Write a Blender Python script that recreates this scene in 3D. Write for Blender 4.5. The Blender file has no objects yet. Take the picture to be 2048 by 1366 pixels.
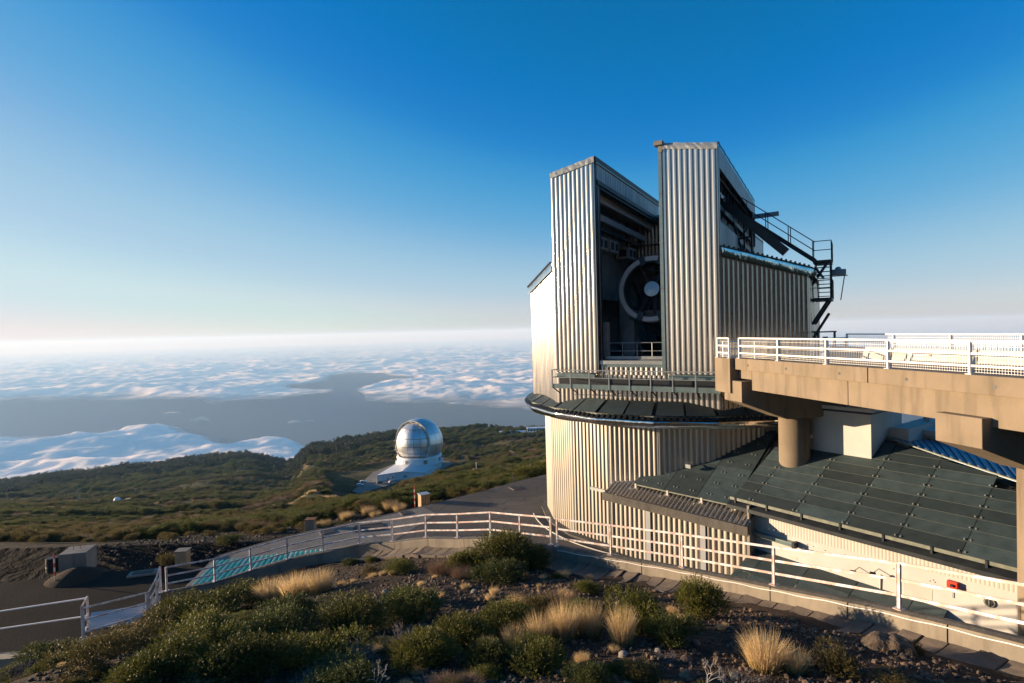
import bpy, bmesh, math, random
import numpy as np
from mathutils import Vector, Matrix
PI = math.pi
rnd = random.Random(7)
scene = bpy.context.scene
COL = scene.collection

# ------------------------------------------------------------------ camera, sky, sun, exposure
cam_data = bpy.data.cameras.new('camera')
cam_data.sensor_width = 36.0
cam_data.lens = 36.0 * 1140.0 / 2048.0
cam_data.clip_start = 0.1
cam_data.clip_end = 400000.0
cam = bpy.data.objects.new('camera', cam_data)
COL.objects.link(cam)
R_, TH_ = math.radians(1.5), math.radians(1.1)
_U0 = Vector((0, math.sin(TH_), math.cos(TH_))); _R0 = Vector((1, 0, 0))
_F = Vector((0, math.cos(TH_), -math.sin(TH_)))
_R = _R0 * math.cos(R_) - _U0 * math.sin(R_); _U = _R0 * math.sin(R_) + _U0 * math.cos(R_)
cam.matrix_world = Matrix(((_R.x, _U.x, -_F.x, 0), (_R.y, _U.y, -_F.y, 0), (_R.z, _U.z, -_F.z, 0), (0, 0, 0, 1)))
scene.camera = cam

SUN_EL = math.radians(6.5)
SUN_DIR = Vector((-0.967, 0.257, 0)).normalized() * math.cos(SUN_EL) + Vector((0, 0, math.sin(SUN_EL)))
world = bpy.data.worlds.new('World'); scene.world = world
world.use_nodes = True
wn = world.node_tree.nodes; wn.clear()
sky = wn.new('ShaderNodeTexSky'); sky.sky_type = 'NISHITA'; sky.sun_disc = False
sky.sun_elevation = SUN_EL
sky.sun_rotation = math.atan2(SUN_DIR.x, SUN_DIR.y)
sky.altitude = 2400.0; sky.air_density = 1.0; sky.dust_density = 1.0; sky.ozone_density = 4.0
bg = wn.new('ShaderNodeBackground'); bg.inputs['Strength'].default_value = 0.0609
wo = wn.new('ShaderNodeOutputWorld')
# one tone curve over the whole sky: the strong contrast and saturation the photograph was developed with
def _wm(op, a, v):
    n = wn.new('ShaderNodeVectorMath'); n.operation = op; world.node_tree.links.new(a, n.inputs[0]); n.inputs[1].default_value = v; return n.outputs[0]
def _gm(a, g):
    n = wn.new('ShaderNodeGamma'); n.inputs[1].default_value = g; world.node_tree.links.new(a, n.inputs[0]); return n.outputs[0]
crv = wn.new('ShaderNodeRGBCurve')
for ch, pts in ((0, [(0, 0), (.03, .0005), (.040, .008), (.05, .045), (.065, .12), (.105, .34), (.146, .45), (.22, .60), (.265, .62), (.514, .85), (1, .95)]),
                (1, [(0, 0), (.091, .165), (.121, .21), (.153, .32), (.2, .42), (.289, .58), (.336, .62), (.42, .72), (.484, .77), (.661, .79), (1, .84)]),
                (2, [(0, 0), (.231, .47), (.264, .55), (.349, .65), (.404, .69), (.5, .74), (.614, .78), (.766, .83), (1, .84)])):
    c = crv.mapping.curves[ch]
    while len(c.points) < len(pts): c.points.new(0.5, 0.5)
    for p, (a, b) in zip(c.points, pts): p.location = (a ** 0.5, b ** 0.5); p.handle_type = 'AUTO_CLAMPED'
crv.mapping.update()
_s = _gm(_wm('MULTIPLY', sky.outputs[0], (0.14,) * 3), 0.5)
world.node_tree.links.new(_s, crv.inputs['Color'])
_s = _wm('MULTIPLY', _gm(crv.outputs[0], 2.0), (1 / 0.15,) * 3)
world.node_tree.links.new(_s, bg.inputs[0]); world.node_tree.links.new(bg.outputs[0], wo.inputs[0])

sun_data = bpy.data.lights.new('sun', 'SUN'); sun_data.energy = 4.6; sun_data.angle = math.radians(0.5)
sun_data.color = (1.0, 0.76, 0.50)
sun = bpy.data.objects.new('sun', sun_data); COL.objects.link(sun)
sun.rotation_euler = SUN_DIR.to_track_quat('Z', 'Y').to_euler()

scene.render.engine = 'CYCLES'
scene.view_settings.view_transform = 'Standard'
scene.view_settings.look = 'None'
scene.view_settings.gamma = 1.0
scene.view_settings.use_curve_mapping = False
scene.view_settings.exposure = 1.3
scene.cycles.use_denoising = True
scene.cycles.max_bounces = 6
scene.cycles.diffuse_bounces = 3
scene.cycles.glossy_bounces = 3
scene.cycles.transparent_max_bounces = 16
scene.cycles.volume_bounces = 3
scene.cycles.sample_clamp_indirect = 4.0

# ------------------------------------------------------------------ materials
class NT:
    def __init__(s, name):
        s.m = bpy.data.materials.new(name); s.m.use_nodes = True
        s.t = s.m.node_tree; s.n = s.t.nodes; s.l = s.t.links
        s.b = s.n['Principled BSDF']; s.out = s.n['Material Output']
    def new(s, typ, **kw):
        n = s.n.new(typ)
        for k, v in kw.items():
            if k in n.inputs: n.inputs[k].default_value = v
            else: setattr(n, k, v)
        return n
    def link(s, a, b): s.l.new(a, b)
    def coord(s, kind='Object'):
        return s.new('ShaderNodeTexCoord').outputs[kind]
    def noise(s, scale, detail=4, rough=0.55, vec=None, stretch=None, dist=0.0):
        v = vec if vec is not None else s.coord()
        if stretch:
            mp = s.new('ShaderNodeMapping'); mp.inputs['Scale'].default_value = stretch
            s.link(v, mp.inputs[0]); v = mp.outputs[0]
        n = s.new('ShaderNodeTexNoise'); n.inputs['Scale'].default_value = scale
        n.inputs['Detail'].default_value = detail; n.inputs['Roughness'].default_value = rough
        n.inputs['Distortion'].default_value = dist
        s.link(v, n.inputs['Vector']); return n.outputs[0]
    def ramp(s, fac, stops):
        r = s.new('ShaderNodeValToRGB'); e = r.color_ramp.elements
        while len(e) < len(stops): e.new(0.5)
        for i, (p, c) in enumerate(stops):
            e[i].position = p
            e[i].color = (c, c, c, 1) if isinstance(c, (int, float)) else (*c, 1)
        s.link(fac, r.inputs[0]); return r.outputs[0]
    def mix(s, fac, a, b, mode='MIX'):
        m = s.new('ShaderNodeMix', data_type='RGBA', blend_type=mode)
        for sock, v in ((m.inputs[0], fac), (m.inputs[6], a), (m.inputs[7], b)):
            if isinstance(v, (int, float)): sock.default_value = v
            elif isinstance(v, tuple): sock.default_value = (*v, 1)
            else: s.link(v, sock)
        return m.outputs[2]
    def bump(s, h, strength=0.3, dist=0.02):
        b = s.new('ShaderNodeBump'); b.inputs['Strength'].default_value = strength
        b.inputs['Distance'].default_value = dist
        s.link(h, b.inputs['Height']); s.link(b.outputs[0], s.b.inputs['Normal'])

def setp(b, rough=None, metal=None, spec=None):
    if rough is not None: b.inputs['Roughness'].default_value = rough
    if metal is not None: b.inputs['Metallic'].default_value = metal
    if spec is not None: b.inputs['Specular IOR Level'].default_value = spec

def mat(name, c1, c2=None, scale=3.0, rough=0.7, metal=0.0, bump=0.0, bscale=None, bdist=0.02, stretch=None, lo=0.35, hi=0.65, rvar=0.0, spec=None, detail=5):
    t = NT(name)
    if c2 is None: c2 = tuple(v * 0.8 for v in c1)
    n = t.noise(scale, detail, stretch=stretch)
    t.link(t.ramp(n, [(lo, c1), (hi, c2)]), t.b.inputs['Base Color'])
    setp(t.b, rough, metal, spec)
    if rvar:
        mr = t.new('ShaderNodeMapRange'); mr.inputs['To Min'].default_value = rough - rvar; mr.inputs['To Max'].default_value = rough + rvar
        t.link(t.noise(scale * 2.3, 4, stretch=stretch), mr.inputs[0]); t.link(mr.outputs[0], t.b.inputs['Roughness'])
    if bump: t.bump(t.noise(bscale or scale * 6, 5, stretch=stretch), bump, bdist)
    return t.m

M = {}
# weathered galvanised cladding: streaks, faint oil canning
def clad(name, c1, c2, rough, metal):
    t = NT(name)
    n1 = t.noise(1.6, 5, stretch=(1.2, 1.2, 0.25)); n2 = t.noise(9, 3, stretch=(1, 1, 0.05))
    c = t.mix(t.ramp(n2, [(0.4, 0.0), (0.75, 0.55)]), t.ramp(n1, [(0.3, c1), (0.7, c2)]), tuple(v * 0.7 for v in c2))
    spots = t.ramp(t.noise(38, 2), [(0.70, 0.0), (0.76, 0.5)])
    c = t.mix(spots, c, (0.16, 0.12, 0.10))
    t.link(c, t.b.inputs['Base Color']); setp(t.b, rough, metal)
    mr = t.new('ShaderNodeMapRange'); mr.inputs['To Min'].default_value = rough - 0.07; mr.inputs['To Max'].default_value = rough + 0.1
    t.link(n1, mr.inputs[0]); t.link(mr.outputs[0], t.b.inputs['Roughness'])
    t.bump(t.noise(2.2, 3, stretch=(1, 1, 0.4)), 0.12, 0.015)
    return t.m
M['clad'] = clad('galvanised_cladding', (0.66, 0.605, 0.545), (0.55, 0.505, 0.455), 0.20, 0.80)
M['clad_side'] = clad('glare_dimmed_side_cladding', (0.36, 0.335, 0.31), (0.30, 0.28, 0.26), 0.20, 0.80)  # same metal darkened in colour to hold back sun glare and deepen shade
M['clad_pale'] = clad('pale_cladding', (0.50, 0.46, 0.40), (0.41, 0.38, 0.335), 0.42, 0.72)
M['flash'] = mat('polished_flashing', (0.80, 0.78, 0.75), (0.68, 0.66, 0.64), 2.0, 0.10, 1.0, bump=0.55, bscale=1.1, bdist=0.12)
M['trim'] = mat('dull_zinc_trim', (0.42, 0.43, 0.42), (0.30, 0.32, 0.32), 2.0, 0.5, 0.6, bump=0.2, bscale=6)
M['dark_steel'] = mat('dark_steel', (0.030, 0.036, 0.042), (0.018, 0.022, 0.028), 3.0, 0.5, 0.3)
M['black'] = mat('black_rubber_seal', (0.015, 0.016, 0.018), (0.01, 0.01, 0.012), 5, 0.6)
M['grey_rail'] = mat('grey_galvanised_rail', (0.30, 0.32, 0.32), (0.22, 0.24, 0.25), 5, 0.5, 0.3)
M['inner'] = mat('interior_lining', (0.36, 0.40, 0.43), (0.24, 0.27, 0.30), 1.2, 0.42, 0.25, rvar=0.1)
M['inner_beam'] = mat('interior_beam_paint', (0.50, 0.47, 0.45), (0.40, 0.38, 0.36), 2, 0.55)
M['floor_in'] = mat('interior_floor', (0.10, 0.10, 0.11), (0.06, 0.06, 0.07), 2, 0.6)
M['tube_white'] = mat('telescope_ring_paint', (0.62, 0.57, 0.53), (0.52, 0.48, 0.45), 2, 0.45)
M['tube_dark'] = mat('telescope_dark_paint', (0.025, 0.025, 0.03), (0.015, 0.015, 0.018), 2, 0.5)
M['mirror'] = mat('mirror_cover', (0.50, 0.50, 0.52), (0.44, 0.44, 0.46), 2, 0.4, 0.5)
M['rust'] = mat('rusty_steel', (0.28, 0.10, 0.04), (0.12, 0.05, 0.025), 5, 0.85, bump=0.4)
M['white_wall'] = mat('white_render', (0.53, 0.51, 0.485), (0.46, 0.445, 0.42), 0.9, 0.85, bump=0.12, bscale=18, bdist=0.01)
M['cream'] = mat('cream_sheet', (0.48, 0.465, 0.42), (0.42, 0.405, 0.37), 1.0, 0.6)
M['teal_trim'] = mat('grey_green_gutter', (0.25, 0.32, 0.31), (0.18, 0.24, 0.24), 2.0, 0.35, 0.6)
M['blue_roof'] = mat('blue_grey_roof_sheet', (0.30, 0.40, 0.50), (0.22, 0.32, 0.42), 1.5, 0.45, 0.3)
M['red'] = mat('red_paint', (0.62, 0.05, 0.02), (0.5, 0.04, 0.02), 5, 0.45)
M['glass'] = mat('dark_window_glass', (0.02, 0.03, 0.04), (0.03, 0.04, 0.05), 2, 0.08, spec=0.8)
M['green_light'] = mat('green_indicator', (0.05, 0.35, 0.15), (0.04, 0.3, 0.12), 2, 0.4)

# grating: fine grid of holes as relief and colour on real panels
def grating(name, c1, c2):
    t = NT(name)
    oi = t.new('ShaderNodeObjectInfo')
    n = t.noise(2.5, 5)
    c = t.mix(t.ramp(n, [(0.3, 0.0), (0.72, 1.0)]), c1, c2)
    hv = t.new('ShaderNodeHueSaturation'); mr = t.new('ShaderNodeMapRange')
    mr.inputs['To Min'].default_value = 0.6; mr.inputs['To Max'].default_value = 1.55
    t.link(oi.outputs['Random'], mr.inputs[0]); t.link(mr.outputs[0], hv.inputs['Value']); t.link(c, hv.inputs['Color'])
    w = t.new('ShaderNodeTexWave'); w.inputs['Scale'].default_value = 9.0; w.bands_direction = 'X'
    t.link(t.coord(), w.inputs[0])
    w2 = t.new('ShaderNodeTexWave'); w2.inputs['Scale'].default_value = 5.0; w2.bands_direction = 'Y'
    t.link(t.coord(), w2.inputs[0])
    g = t.new('ShaderNodeMath', operation='MULTIPLY'); t.link(w.outputs[0], g.inputs[0]); t.link(w2.outputs[0], g.inputs[1])
    cc = t.mix(t.ramp(g.outputs[0], [(0.1, 0.35), (0.5, 0.0)]), hv.outputs[0], tuple(v * 0.4 for v in c2))
    t.link(cc, t.b.inputs['Base Color']); setp(t.b, 0.62, 0.1)
    t.bump(g.outputs[0], 0.4, 0.01)
    return t.m
M['mesh'] = grating('green_black_grating', (0.026, 0.044, 0.050), (0.050, 0.076, 0.084))
M['seam'] = mat('dull_panel_seam', (0.11, 0.125, 0.115), (0.07, 0.08, 0.075), 5, 0.7)
M['mesh_edge'] = mat('pale_rail_edge', (0.20, 0.21, 0.17), (0.13, 0.14, 0.11), 5, 0.6)

def concrete(name, c1, c2, bump=0.35):
    t = NT(name)
    a = t.noise(0.8, 6); b = t.noise(7, 5); s = t.noise(2.0, 4, stretch=(1.5, 1.5, 0.2))
    c = t.mix(t.ramp(a, [(0.3, 0.0), (0.7, 1.0)]), c1, c2)
    c = t.mix(t.ramp(s, [(0.50, 0.0), (0.72, 0.55)]), c, tuple(v * 0.5 for v in c2))
    pits = t.ramp(t.noise(30, 2), [(0.68, 0.0), (0.74, 0.6)])
    c = t.mix(pits, c, tuple(v * 0.45 for v in c2))
    t.link(c, t.b.inputs['Base Color']); setp(t.b, 0.88)
    t.bump(b, bump, 0.02); return t.m
M['concrete'] = concrete('weathered_board_marked_concrete', (0.235, 0.18, 0.125), (0.18, 0.14, 0.095))
M['curb'] = concrete('old_kerb_concrete', (0.28, 0.235, 0.18), (0.19, 0.165, 0.13), 0.5)
M['slab'] = concrete('dark_gutter_stone', (0.165, 0.125, 0.095), (0.105, 0.083, 0.065), 0.7)
M['kerb_moss'] = concrete('lichen_crusted_kerb_top', (0.11, 0.10, 0.085), (0.06, 0.055, 0.05), 1.0)

# white paint flaking to pinkish primer
def flaky(name):
    t = NT(name)
    n = t.noise(3.2, 6, 0.65); n2 = t.noise(11, 4)
    c = t.mix(t.ramp(n, [(0.47, 0.0), (0.54, 0.85)]), (0.68, 0.66, 0.65), (0.54, 0.35, 0.28))
    c = t.mix(t.ramp(n2, [(0.66, 0.0), (0.72, 0.8)]), c, (0.30, 0.14, 0.09))
    t.link(c, t.b.inputs['Base Color']); setp(t.b, 0.5); t.bump(n, 0.3, 0.005); return t.m
M['rail'] = flaky('flaking_white_paint')
M['rail_white'] = mat('white_painted_rail', (0.80, 0.78, 0.76), (0.70, 0.66, 0.63), 3.0, 0.45, lo=0.5, hi=0.75)
M['red_white'] = mat('white_stake_paint', (0.75, 0.73, 0.70), (0.6, 0.58, 0.55), 3, 0.6)
M['wood_box'] = mat('weathered_orange_box', (0.36, 0.20, 0.09), (0.42, 0.33, 0.22), 3.0, 0.8, bump=0.3)
M['stone_grey'] = concrete('grey_block', (0.27, 0.24, 0.20), (0.19, 0.17, 0.145))
M['turq'] = mat('turquoise_sheet', (0.05, 0.42, 0.36), (0.10, 0.50, 0.44), 2.0, 0.45, lo=0.3, hi=0.7)
M['turq_pale'] = mat('pale_mint_sheet', (0.30, 0.52, 0.46), (0.20, 0.44, 0.40), 2.0, 0.45)
M['white_sheet'] = mat('white_corrugated_sheet', (0.42, 0.43, 0.45), (0.36, 0.37, 0.39), 1.5, 0.35, 0.2)
M['iron'] = mat('cast_iron_cover', (0.05, 0.035, 0.025), (0.03, 0.022, 0.018), 5, 0.7)

def road_mat():
    t = NT('cracked_tarmac')
    a = t.noise(0.22, 6); b = t.noise(6, 5); cr = t.new('ShaderNodeTexVoronoi', feature='DISTANCE_TO_EDGE'); cr.inputs['Scale'].default_value = 0.35
    wv = t.noise(0.9, 3); mp = t.new('ShaderNodeVectorMath', operation='ADD'); t.link(t.coord(), mp.inputs[0]); t.link(wv, mp.inputs[1]); t.link(mp.outputs[0], cr.inputs[0])
    c = t.mix(t.ramp(a, [(0.38, 0.0), (0.62, 1.0)]), (0.060, 0.050, 0.042), (0.11, 0.092, 0.078))
    c = t.mix(t.ramp(b, [(0.4, 0.0), (0.8, 0.5)]), c, (0.05, 0.045, 0.04))
    c = t.mix(t.ramp(cr.outputs[0], [(0.0, 0.8), (0.02, 0.0)]), c, (0.02, 0.018, 0.016))
    t.link(c, t.b.inputs['Base Color']); setp(t.b, 0.85); t.bump(b, 0.5, 0.03); return t.m
M['road'] = road_mat()
M['shade_road'] = mat('shade_toned_asphalt', (0.013, 0.012, 0.012), (0.022, 0.020, 0.018), 0.4, 0.95, spec=0.08, bump=0.5, bscale=8, bdist=0.03)  # shade over the lower road put into its near-black colour
M['slope_pave'] = concrete('pale_grooved_paving', (0.23, 0.205, 0.18), (0.15, 0.135, 0.12), 0.6)

def ground_mat():
    t = NT('dark_volcanic_soil')
    a = t.noise(0.5, 7); b = t.noise(14, 6, 0.7)
    c = t.mix(t.ramp(a, [(0.35, 0.0), (0.7, 1.0)]), (0.034, 0.024, 0.018), (0.060, 0.041, 0.029))
    c = t.mix(t.ramp(b, [(0.55, 0.0), (0.75, 0.6)]), c, (0.14, 0.10, 0.07))
    t.link(c, t.b.inputs['Base Color']); setp(t.b, 0.95, spec=0.15); t.bump(b, 1.0, 0.06); return t.m
M['soil'] = ground_mat()

def hill_mat():
    t = NT('scrub_covered_hillside')
    v = t.coord()
    a = t.noise(0.006, 6, 0.6, stretch=(1, 1, 3)); b = t.noise(0.05, 6, 0.65); f = t.noise(0.35, 6, 0.7, dist=0.6)
    c = t.mix(t.ramp(f, [(0.36, 0.0), (0.62, 1.0)]), (0.018, 0.024, 0.008), (0.055, 0.058, 0.018))
    c = t.mix(t.ramp(b, [(0.50, 0.0), (0.66, 0.6)]), c, (0.17, 0.12, 0.06))
    c = t.mix(t.ramp(a, [(0.50, 0.0), (0.62, 0.75)]), c, (0.13, 0.095, 0.055))
    at_ = t.new('ShaderNodeAttribute', attribute_name='bare')
    c = t.mix(at_.outputs['Fac'], c, t.mix(t.ramp(f, [(0.4, 0.0), (0.6, 1.0)]), (0.013, 0.010, 0.008), (0.030, 0.022, 0.017)))
    t.link(c, t.b.inputs['Base Color']); setp(t.b, 0.95, spec=0.1)
    h = t.new('ShaderNodeMath', operation='ADD'); t.link(f, h.inputs[0]); t.link(b, h.inputs[1])
    t.bump(h.outputs[0], 1.0, 1.5); return t.m
M['hill'] = hill_mat()

def leaf(name, c1, c2, trans=0.25, rough=0.6):
    t = NT(name)
    oi = t.new('ShaderNodeObjectInfo')
    n = t.noise(2.2, 3); c = t.mix(t.ramp(n, [(0.3, 0.0), (0.7, 1.0)]), c1, c2)
    hv = t.new('ShaderNodeHueSaturation'); mr = t.new('ShaderNodeMapRange')
    mr.inputs['To Min'].default_value = 0.75; mr.inputs['To Max'].default_value = 1.25
    t.link(oi.outputs['Random'], mr.inputs[0]); t.link(mr.outputs[0], hv.inputs['Value']); t.link(c, hv.inputs['Color'])
    t.link(hv.outputs[0], t.b.inputs['Base Color']); setp(t.b, rough, spec=0.25)
    tr = t.new('ShaderNodeBsdfTranslucent'); t.link(hv.outputs[0], tr.inputs[0])
    mx = t.new('ShaderNodeMixShader'); mx.inputs[0].default_value = trans
    t.link(t.b.outputs[0], mx.inputs[1]); t.link(tr.outputs[0], mx.inputs[2]); t.link(mx.outputs[0], t.out.inputs[0])
    return t.m
M['leaf'] = leaf('shrub_leaf', (0.068, 0.078, 0.012), (0.145, 0.135, 0.026))
M['leaf_dark'] = leaf('dark_shrub_leaf', (0.055, 0.070, 0.014), (0.10, 0.11, 0.026))
M['leaf_olive'] = leaf('olive_shrub_leaf', (0.11, 0.085, 0.022), (0.13, 0.105, 0.035))
M['straw'] = leaf('straw', (0.66, 0.50, 0.28), (0.50, 0.36, 0.18), 0.4)
M['straw_green'] = leaf('green_straw', (0.13, 0.13, 0.035), (0.22, 0.18, 0.07), 0.3)
M['heather'] = leaf('dry_heather', (0.16, 0.105, 0.07), (0.22, 0.15, 0.10), 0.2)
M['twig'] = mat('grey_dead_wood', (0.26, 0.21, 0.18), (0.16, 0.13, 0.11), 5, 0.9)
M['stem'] = mat('brown_stem', (0.06, 0.045, 0.03), (0.04, 0.03, 0.02), 5, 0.9)
M['flower'] = mat('yellow_petals', (0.65, 0.52, 0.02), (0.55, 0.45, 0.02), 5, 0.6)
M['pine'] = leaf('pine_needles', (0.020, 0.034, 0.014), (0.034, 0.050, 0.020), 0.15)
M['bark'] = mat('pine_bark', (0.07, 0.05, 0.035), (0.045, 0.032, 0.024), 4, 0.9)
M['rock'] = mat('brown_basalt', (0.115, 0.078, 0.05), (0.05, 0.036, 0.026), 4.0, 0.9, bump=1.0, bscale=9, bdist=0.05)
M['pebble'] = mat('gravel_stone', (0.15, 0.095, 0.06), (0.045, 0.033, 0.026), 3.5, 0.9, lo=0.42, hi=0.58)

# ------------------------------------------------------------------ mesh helpers
ZOFF = {}
class MB:
    def __init__(s): s.v = []; s.f = []; s.sm = False
    def add(s, vs, fs):
        k = len(s.v); s.v.extend([tuple(map(float, p)) for p in vs]); s.f.extend([tuple(i + k for i in f) for f in fs]); return s
    def box(s, a, b):
        (x0, y0, z0), (x1, y1, z1) = a, b
        return s.add([(x0, y0, z0), (x1, y0, z0), (x1, y1, z0), (x0, y1, z0), (x0, y0, z1), (x1, y0, z1), (x1, y1, z1), (x0, y1, z1)],
                     [(0, 3, 2, 1), (4, 5, 6, 7), (0, 1, 5, 4), (1, 2, 6, 5), (2, 3, 7, 6), (3, 0, 4, 7)])
    def bar(s, p, q, w, h=None, up=(0, 0, 1)):
        h = h or w; p = Vector(p); q = Vector(q); d = (q - p).normalized(); u = Vector(up)
        if abs(d.dot(u)) > 0.99: u = Vector((0, 1, 0)) if abs(d.y) < 0.9 else Vector((1, 0, 0))
        x = d.cross(u).normalized() * w / 2; y = x.cross(d).normalized() * h / 2
        vs = [e + a * x + b * y for e in (p, q) for a, b in ((-1, -1), (1, -1), (1, 1), (-1, 1))]
        return s.add(vs, [(0, 1, 2, 3), (7, 6, 5, 4), (0, 4, 5, 1), (1, 5, 6, 2), (2, 6, 7, 3), (3, 7, 4, 0)])
    def tube(s, p, q, r0, r1=None, n=8):
        r1 = r0 if r1 is None else r1; p = Vector(p); q = Vector(q); d = (q - p).normalized()
        u = Vector((0, 0, 1)) if abs(d.z) < 0.9 else Vector((1, 0, 0))
        x = d.cross(u).normalized(); y = x.cross(d).normalized()
        vs = [e + (x * math.cos(2 * PI * i / n) + y * math.sin(2 * PI * i / n)) * r for e, r in ((p, r0), (q, r1)) for i in range(n)]
        return s.add(vs, [(i, (i + 1) % n, n + (i + 1) % n, n + i) for i in range(n)] + [tuple(range(n - 1, -1, -1)), tuple(range(n, 2 * n))])
    def prism(s, poly, z0, z1):
        n = len(poly)
        z0 = z0 if isinstance(z0, (list, tuple)) else [z0] * n; z1 = z1 if isinstance(z1, (list, tuple)) else [z1] * n
        vs = [(x, y, z) for (x, y), z in zip(poly, z0)] + [(x, y, z) for (x, y), z in zip(poly, z1)]
        return s.add(vs, [tuple(range(n - 1, -1, -1)), tuple(range(n, 2 * n))] + [(i, (i + 1) % n, n + (i + 1) % n, n + i) for i in range(n)])
    def quad(s, a, b, c, d, th=0.0):
        if not th: return s.add([a, b, c, d], [(0, 1, 2, 3)])
        A = [Vector(p) for p in (a, b, c, d)]; n = (A[1] - A[0]).cross(A[3] - A[0]).normalized() * th
        return s.add(A + [p - n for p in A], [(0, 1, 2, 3), (7, 6, 5, 4), (0, 4, 5, 1), (1, 5, 6, 2), (2, 6, 7, 3), (3, 7, 4, 0)])
    def lathe(s, prof, n=48, c=(0, 0), a0=0.0, a1=2 * PI):
        full = abs(a1 - a0 - 2 * PI) < 1e-6; m = n if full else n + 1
        vs = [(c[0] + r * math.cos(a0 + (a1 - a0) * i / n), c[1] + r * math.sin(a0 + (a1 - a0) * i / n), z) for r, z in prof for i in range(m)]
        fs = []
        for j in range(len(prof) - 1):
            for i in range(n):
                k = (i + 1) % m
                fs.append((j * m + i, j * m + k, (j + 1) * m + k, (j + 1) * m + i))
        return s.add(vs, fs)
    def sheet(s, p, q, zt0, zt1, zb, pitch=0.28, depth=0.04, zb1=None, crest=0.5, out=None):
        """ribbed wall sheet between plan points p and q; top runs zt0 to zt1; ribs stand out to the right of p>q unless out given"""
        p = Vector((p[0], p[1])); q = Vector((q[0], q[1])); L = (q - p).length; d = (q - p) / L
        o = Vector((d.y, -d.x)) if out is None else Vector(out)
        n = max(1, round(L / pitch)); pp = L / n; zb1 = zb if zb1 is None else zb1
        pr = []
        s.sm = True; e = 0.5 - crest / 2
        for i in range(n):
            for f, h in ((0.0, 0), (e - 0.15, 0.04), (e - 0.06, 0.55), (e + 0.02, 0.96), (0.5, 1.04), (1 - e - 0.10, 0.96), (1 - e - 0.02, 0.55), (1 - e + 0.07, 0.04)):
                pr.append((pp * (i + f), h * depth))
        pr.append((L, 0))
        vs = []
        for x, h in pr:
            k = x / L; a = p + d * x + o * h
            vs.append((a.x, a.y, zb + (zb1 - zb) * k)); vs.append((a.x, a.y, zt0 + (zt1 - zt0) * k))
        return s.add(vs, [(2 * i, 2 * i + 2, 2 * i + 3, 2 * i + 1) for i in range(len(pr) - 1)])
    def mesh(s, name, zoff=0.0):
        me = bpy.data.meshes.new(name)
        me.from_pydata([(x, y, z - zoff) for x, y, z in s.v] if zoff else s.v, [], s.f); me.update(); return me
    def build(s, name, m, parent=None, smooth=False, bevel=0.0):
        me = s.mesh(name, ZOFF.get(parent.name, 0.0) if parent else 0.0)
        me.materials.append(M[m] if isinstance(m, str) else m)
        if smooth or s.sm:
            me.polygons.foreach_set('use_smooth', [True] * len(me.polygons))
        o = bpy.data.objects.new(name, me); COL.objects.link(o)
        if parent:
            o.parent = parent; ZOFF[o.name] = ZOFF.get(parent.name, 0.0)
        if bevel:
            b = o.modifiers.new('bevel', 'BEVEL'); b.width = bevel; b.segments = 2; b.limit_method = 'ANGLE'
        return o

def tag(o, label=None, cat=None, group=None, kind=None):
    if label: o['label'] = label
    if cat: o['category'] = cat
    if group: o['group'] = group
    if kind: o['kind'] = kind
    return o
def thing(name, label, cat, loc=(0, 0, 0), rz=0.0, group=None, zoff=None):
    """an Empty; parts are given in its frame but with world heights (zoff = its base height)"""
    e = bpy.data.objects.new(name, None); COL.objects.link(e)
    e.location = loc; e.rotation_euler = (0, 0, rz); e.empty_display_size = 0.3
    ZOFF[e.name] = loc[2] if zoff is None else zoff
    return tag(e, label, cat, group)
def copy_tree(o, parent=None):
    c = o.copy(); COL.objects.link(c); c.parent = parent
    for ch in list(o.children): copy_tree(ch, c)
    return c
def fbm(x, y, seed=0, octv=5, per=0.5):
    """cheap numpy value noise"""
    r = np.zeros_like(x, dtype=float); a = 1.0; tot = 0.0
    for o in range(octv):
        k = 2.0 ** o; xx = x * k + 17.3 * o + seed * 3.7; yy = y * k - 9.1 * o + seed * 5.3
        xi = np.floor(xx); yi = np.floor(yy); fx = xx - xi; fy = yy - yi
        fx = fx * fx * (3 - 2 * fx); fy = fy * fy * (3 - 2 * fy)
        def h(i, j):
            v = np.sin(i * 127.1 + j * 311.7 + seed * 74.7) * 43758.5453
            return v - np.floor(v)
        r += a * ((h(xi, yi) * (1 - fx) + h(xi + 1, yi) * fx) * (1 - fy) + (h(xi, yi + 1) * (1 - fx) + h(xi + 1, yi + 1) * fx) * fy)
        tot += a; a *= per
    return r / tot
def grid_mesh(name, X, Y, Z, m, mask=None, smooth=True, attrs=None):
    ny, nx = X.shape
    v = np.stack([X, Y, Z], -1).reshape(-1, 3).astype(np.float32)
    i = np.arange(ny - 1)[:, None] * nx + np.arange(nx - 1)[None, :]
    f = np.stack([i, i + 1, i + nx + 1, i + nx], -1).reshape(-1, 4)
    if mask is not None: f = f[mask.reshape(-1)]
    me = bpy.data.meshes.new(name)
    me.vertices.add(len(v)); me.vertices.foreach_set('co', v.ravel())
    me.loops.add(len(f) * 4); me.loops.foreach_set('vertex_index', f.ravel().astype(np.int32))
    me.polygons.add(len(f)); me.polygons.foreach_set('loop_start', np.arange(0, len(f) * 4, 4, dtype=np.int32))
    me.polygons.foreach_set('loop_total', np.full(len(f), 4, dtype=np.int32))
    me.update(calc_edges=True)
    if smooth: me.polygons.foreach_set('use_smooth', np.ones(len(f), dtype=bool))
    for k, a in (attrs or {}).items():
        at = me.attributes.new(k, 'FLOAT', 'POINT'); at.data.foreach_set('value', a.reshape(-1).astype(np.float32))
    me.materials.append(M[m] if isinstance(m, str) else m)
    o = bpy.data.objects.new(name, me); COL.objects.link(o); return o
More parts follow.
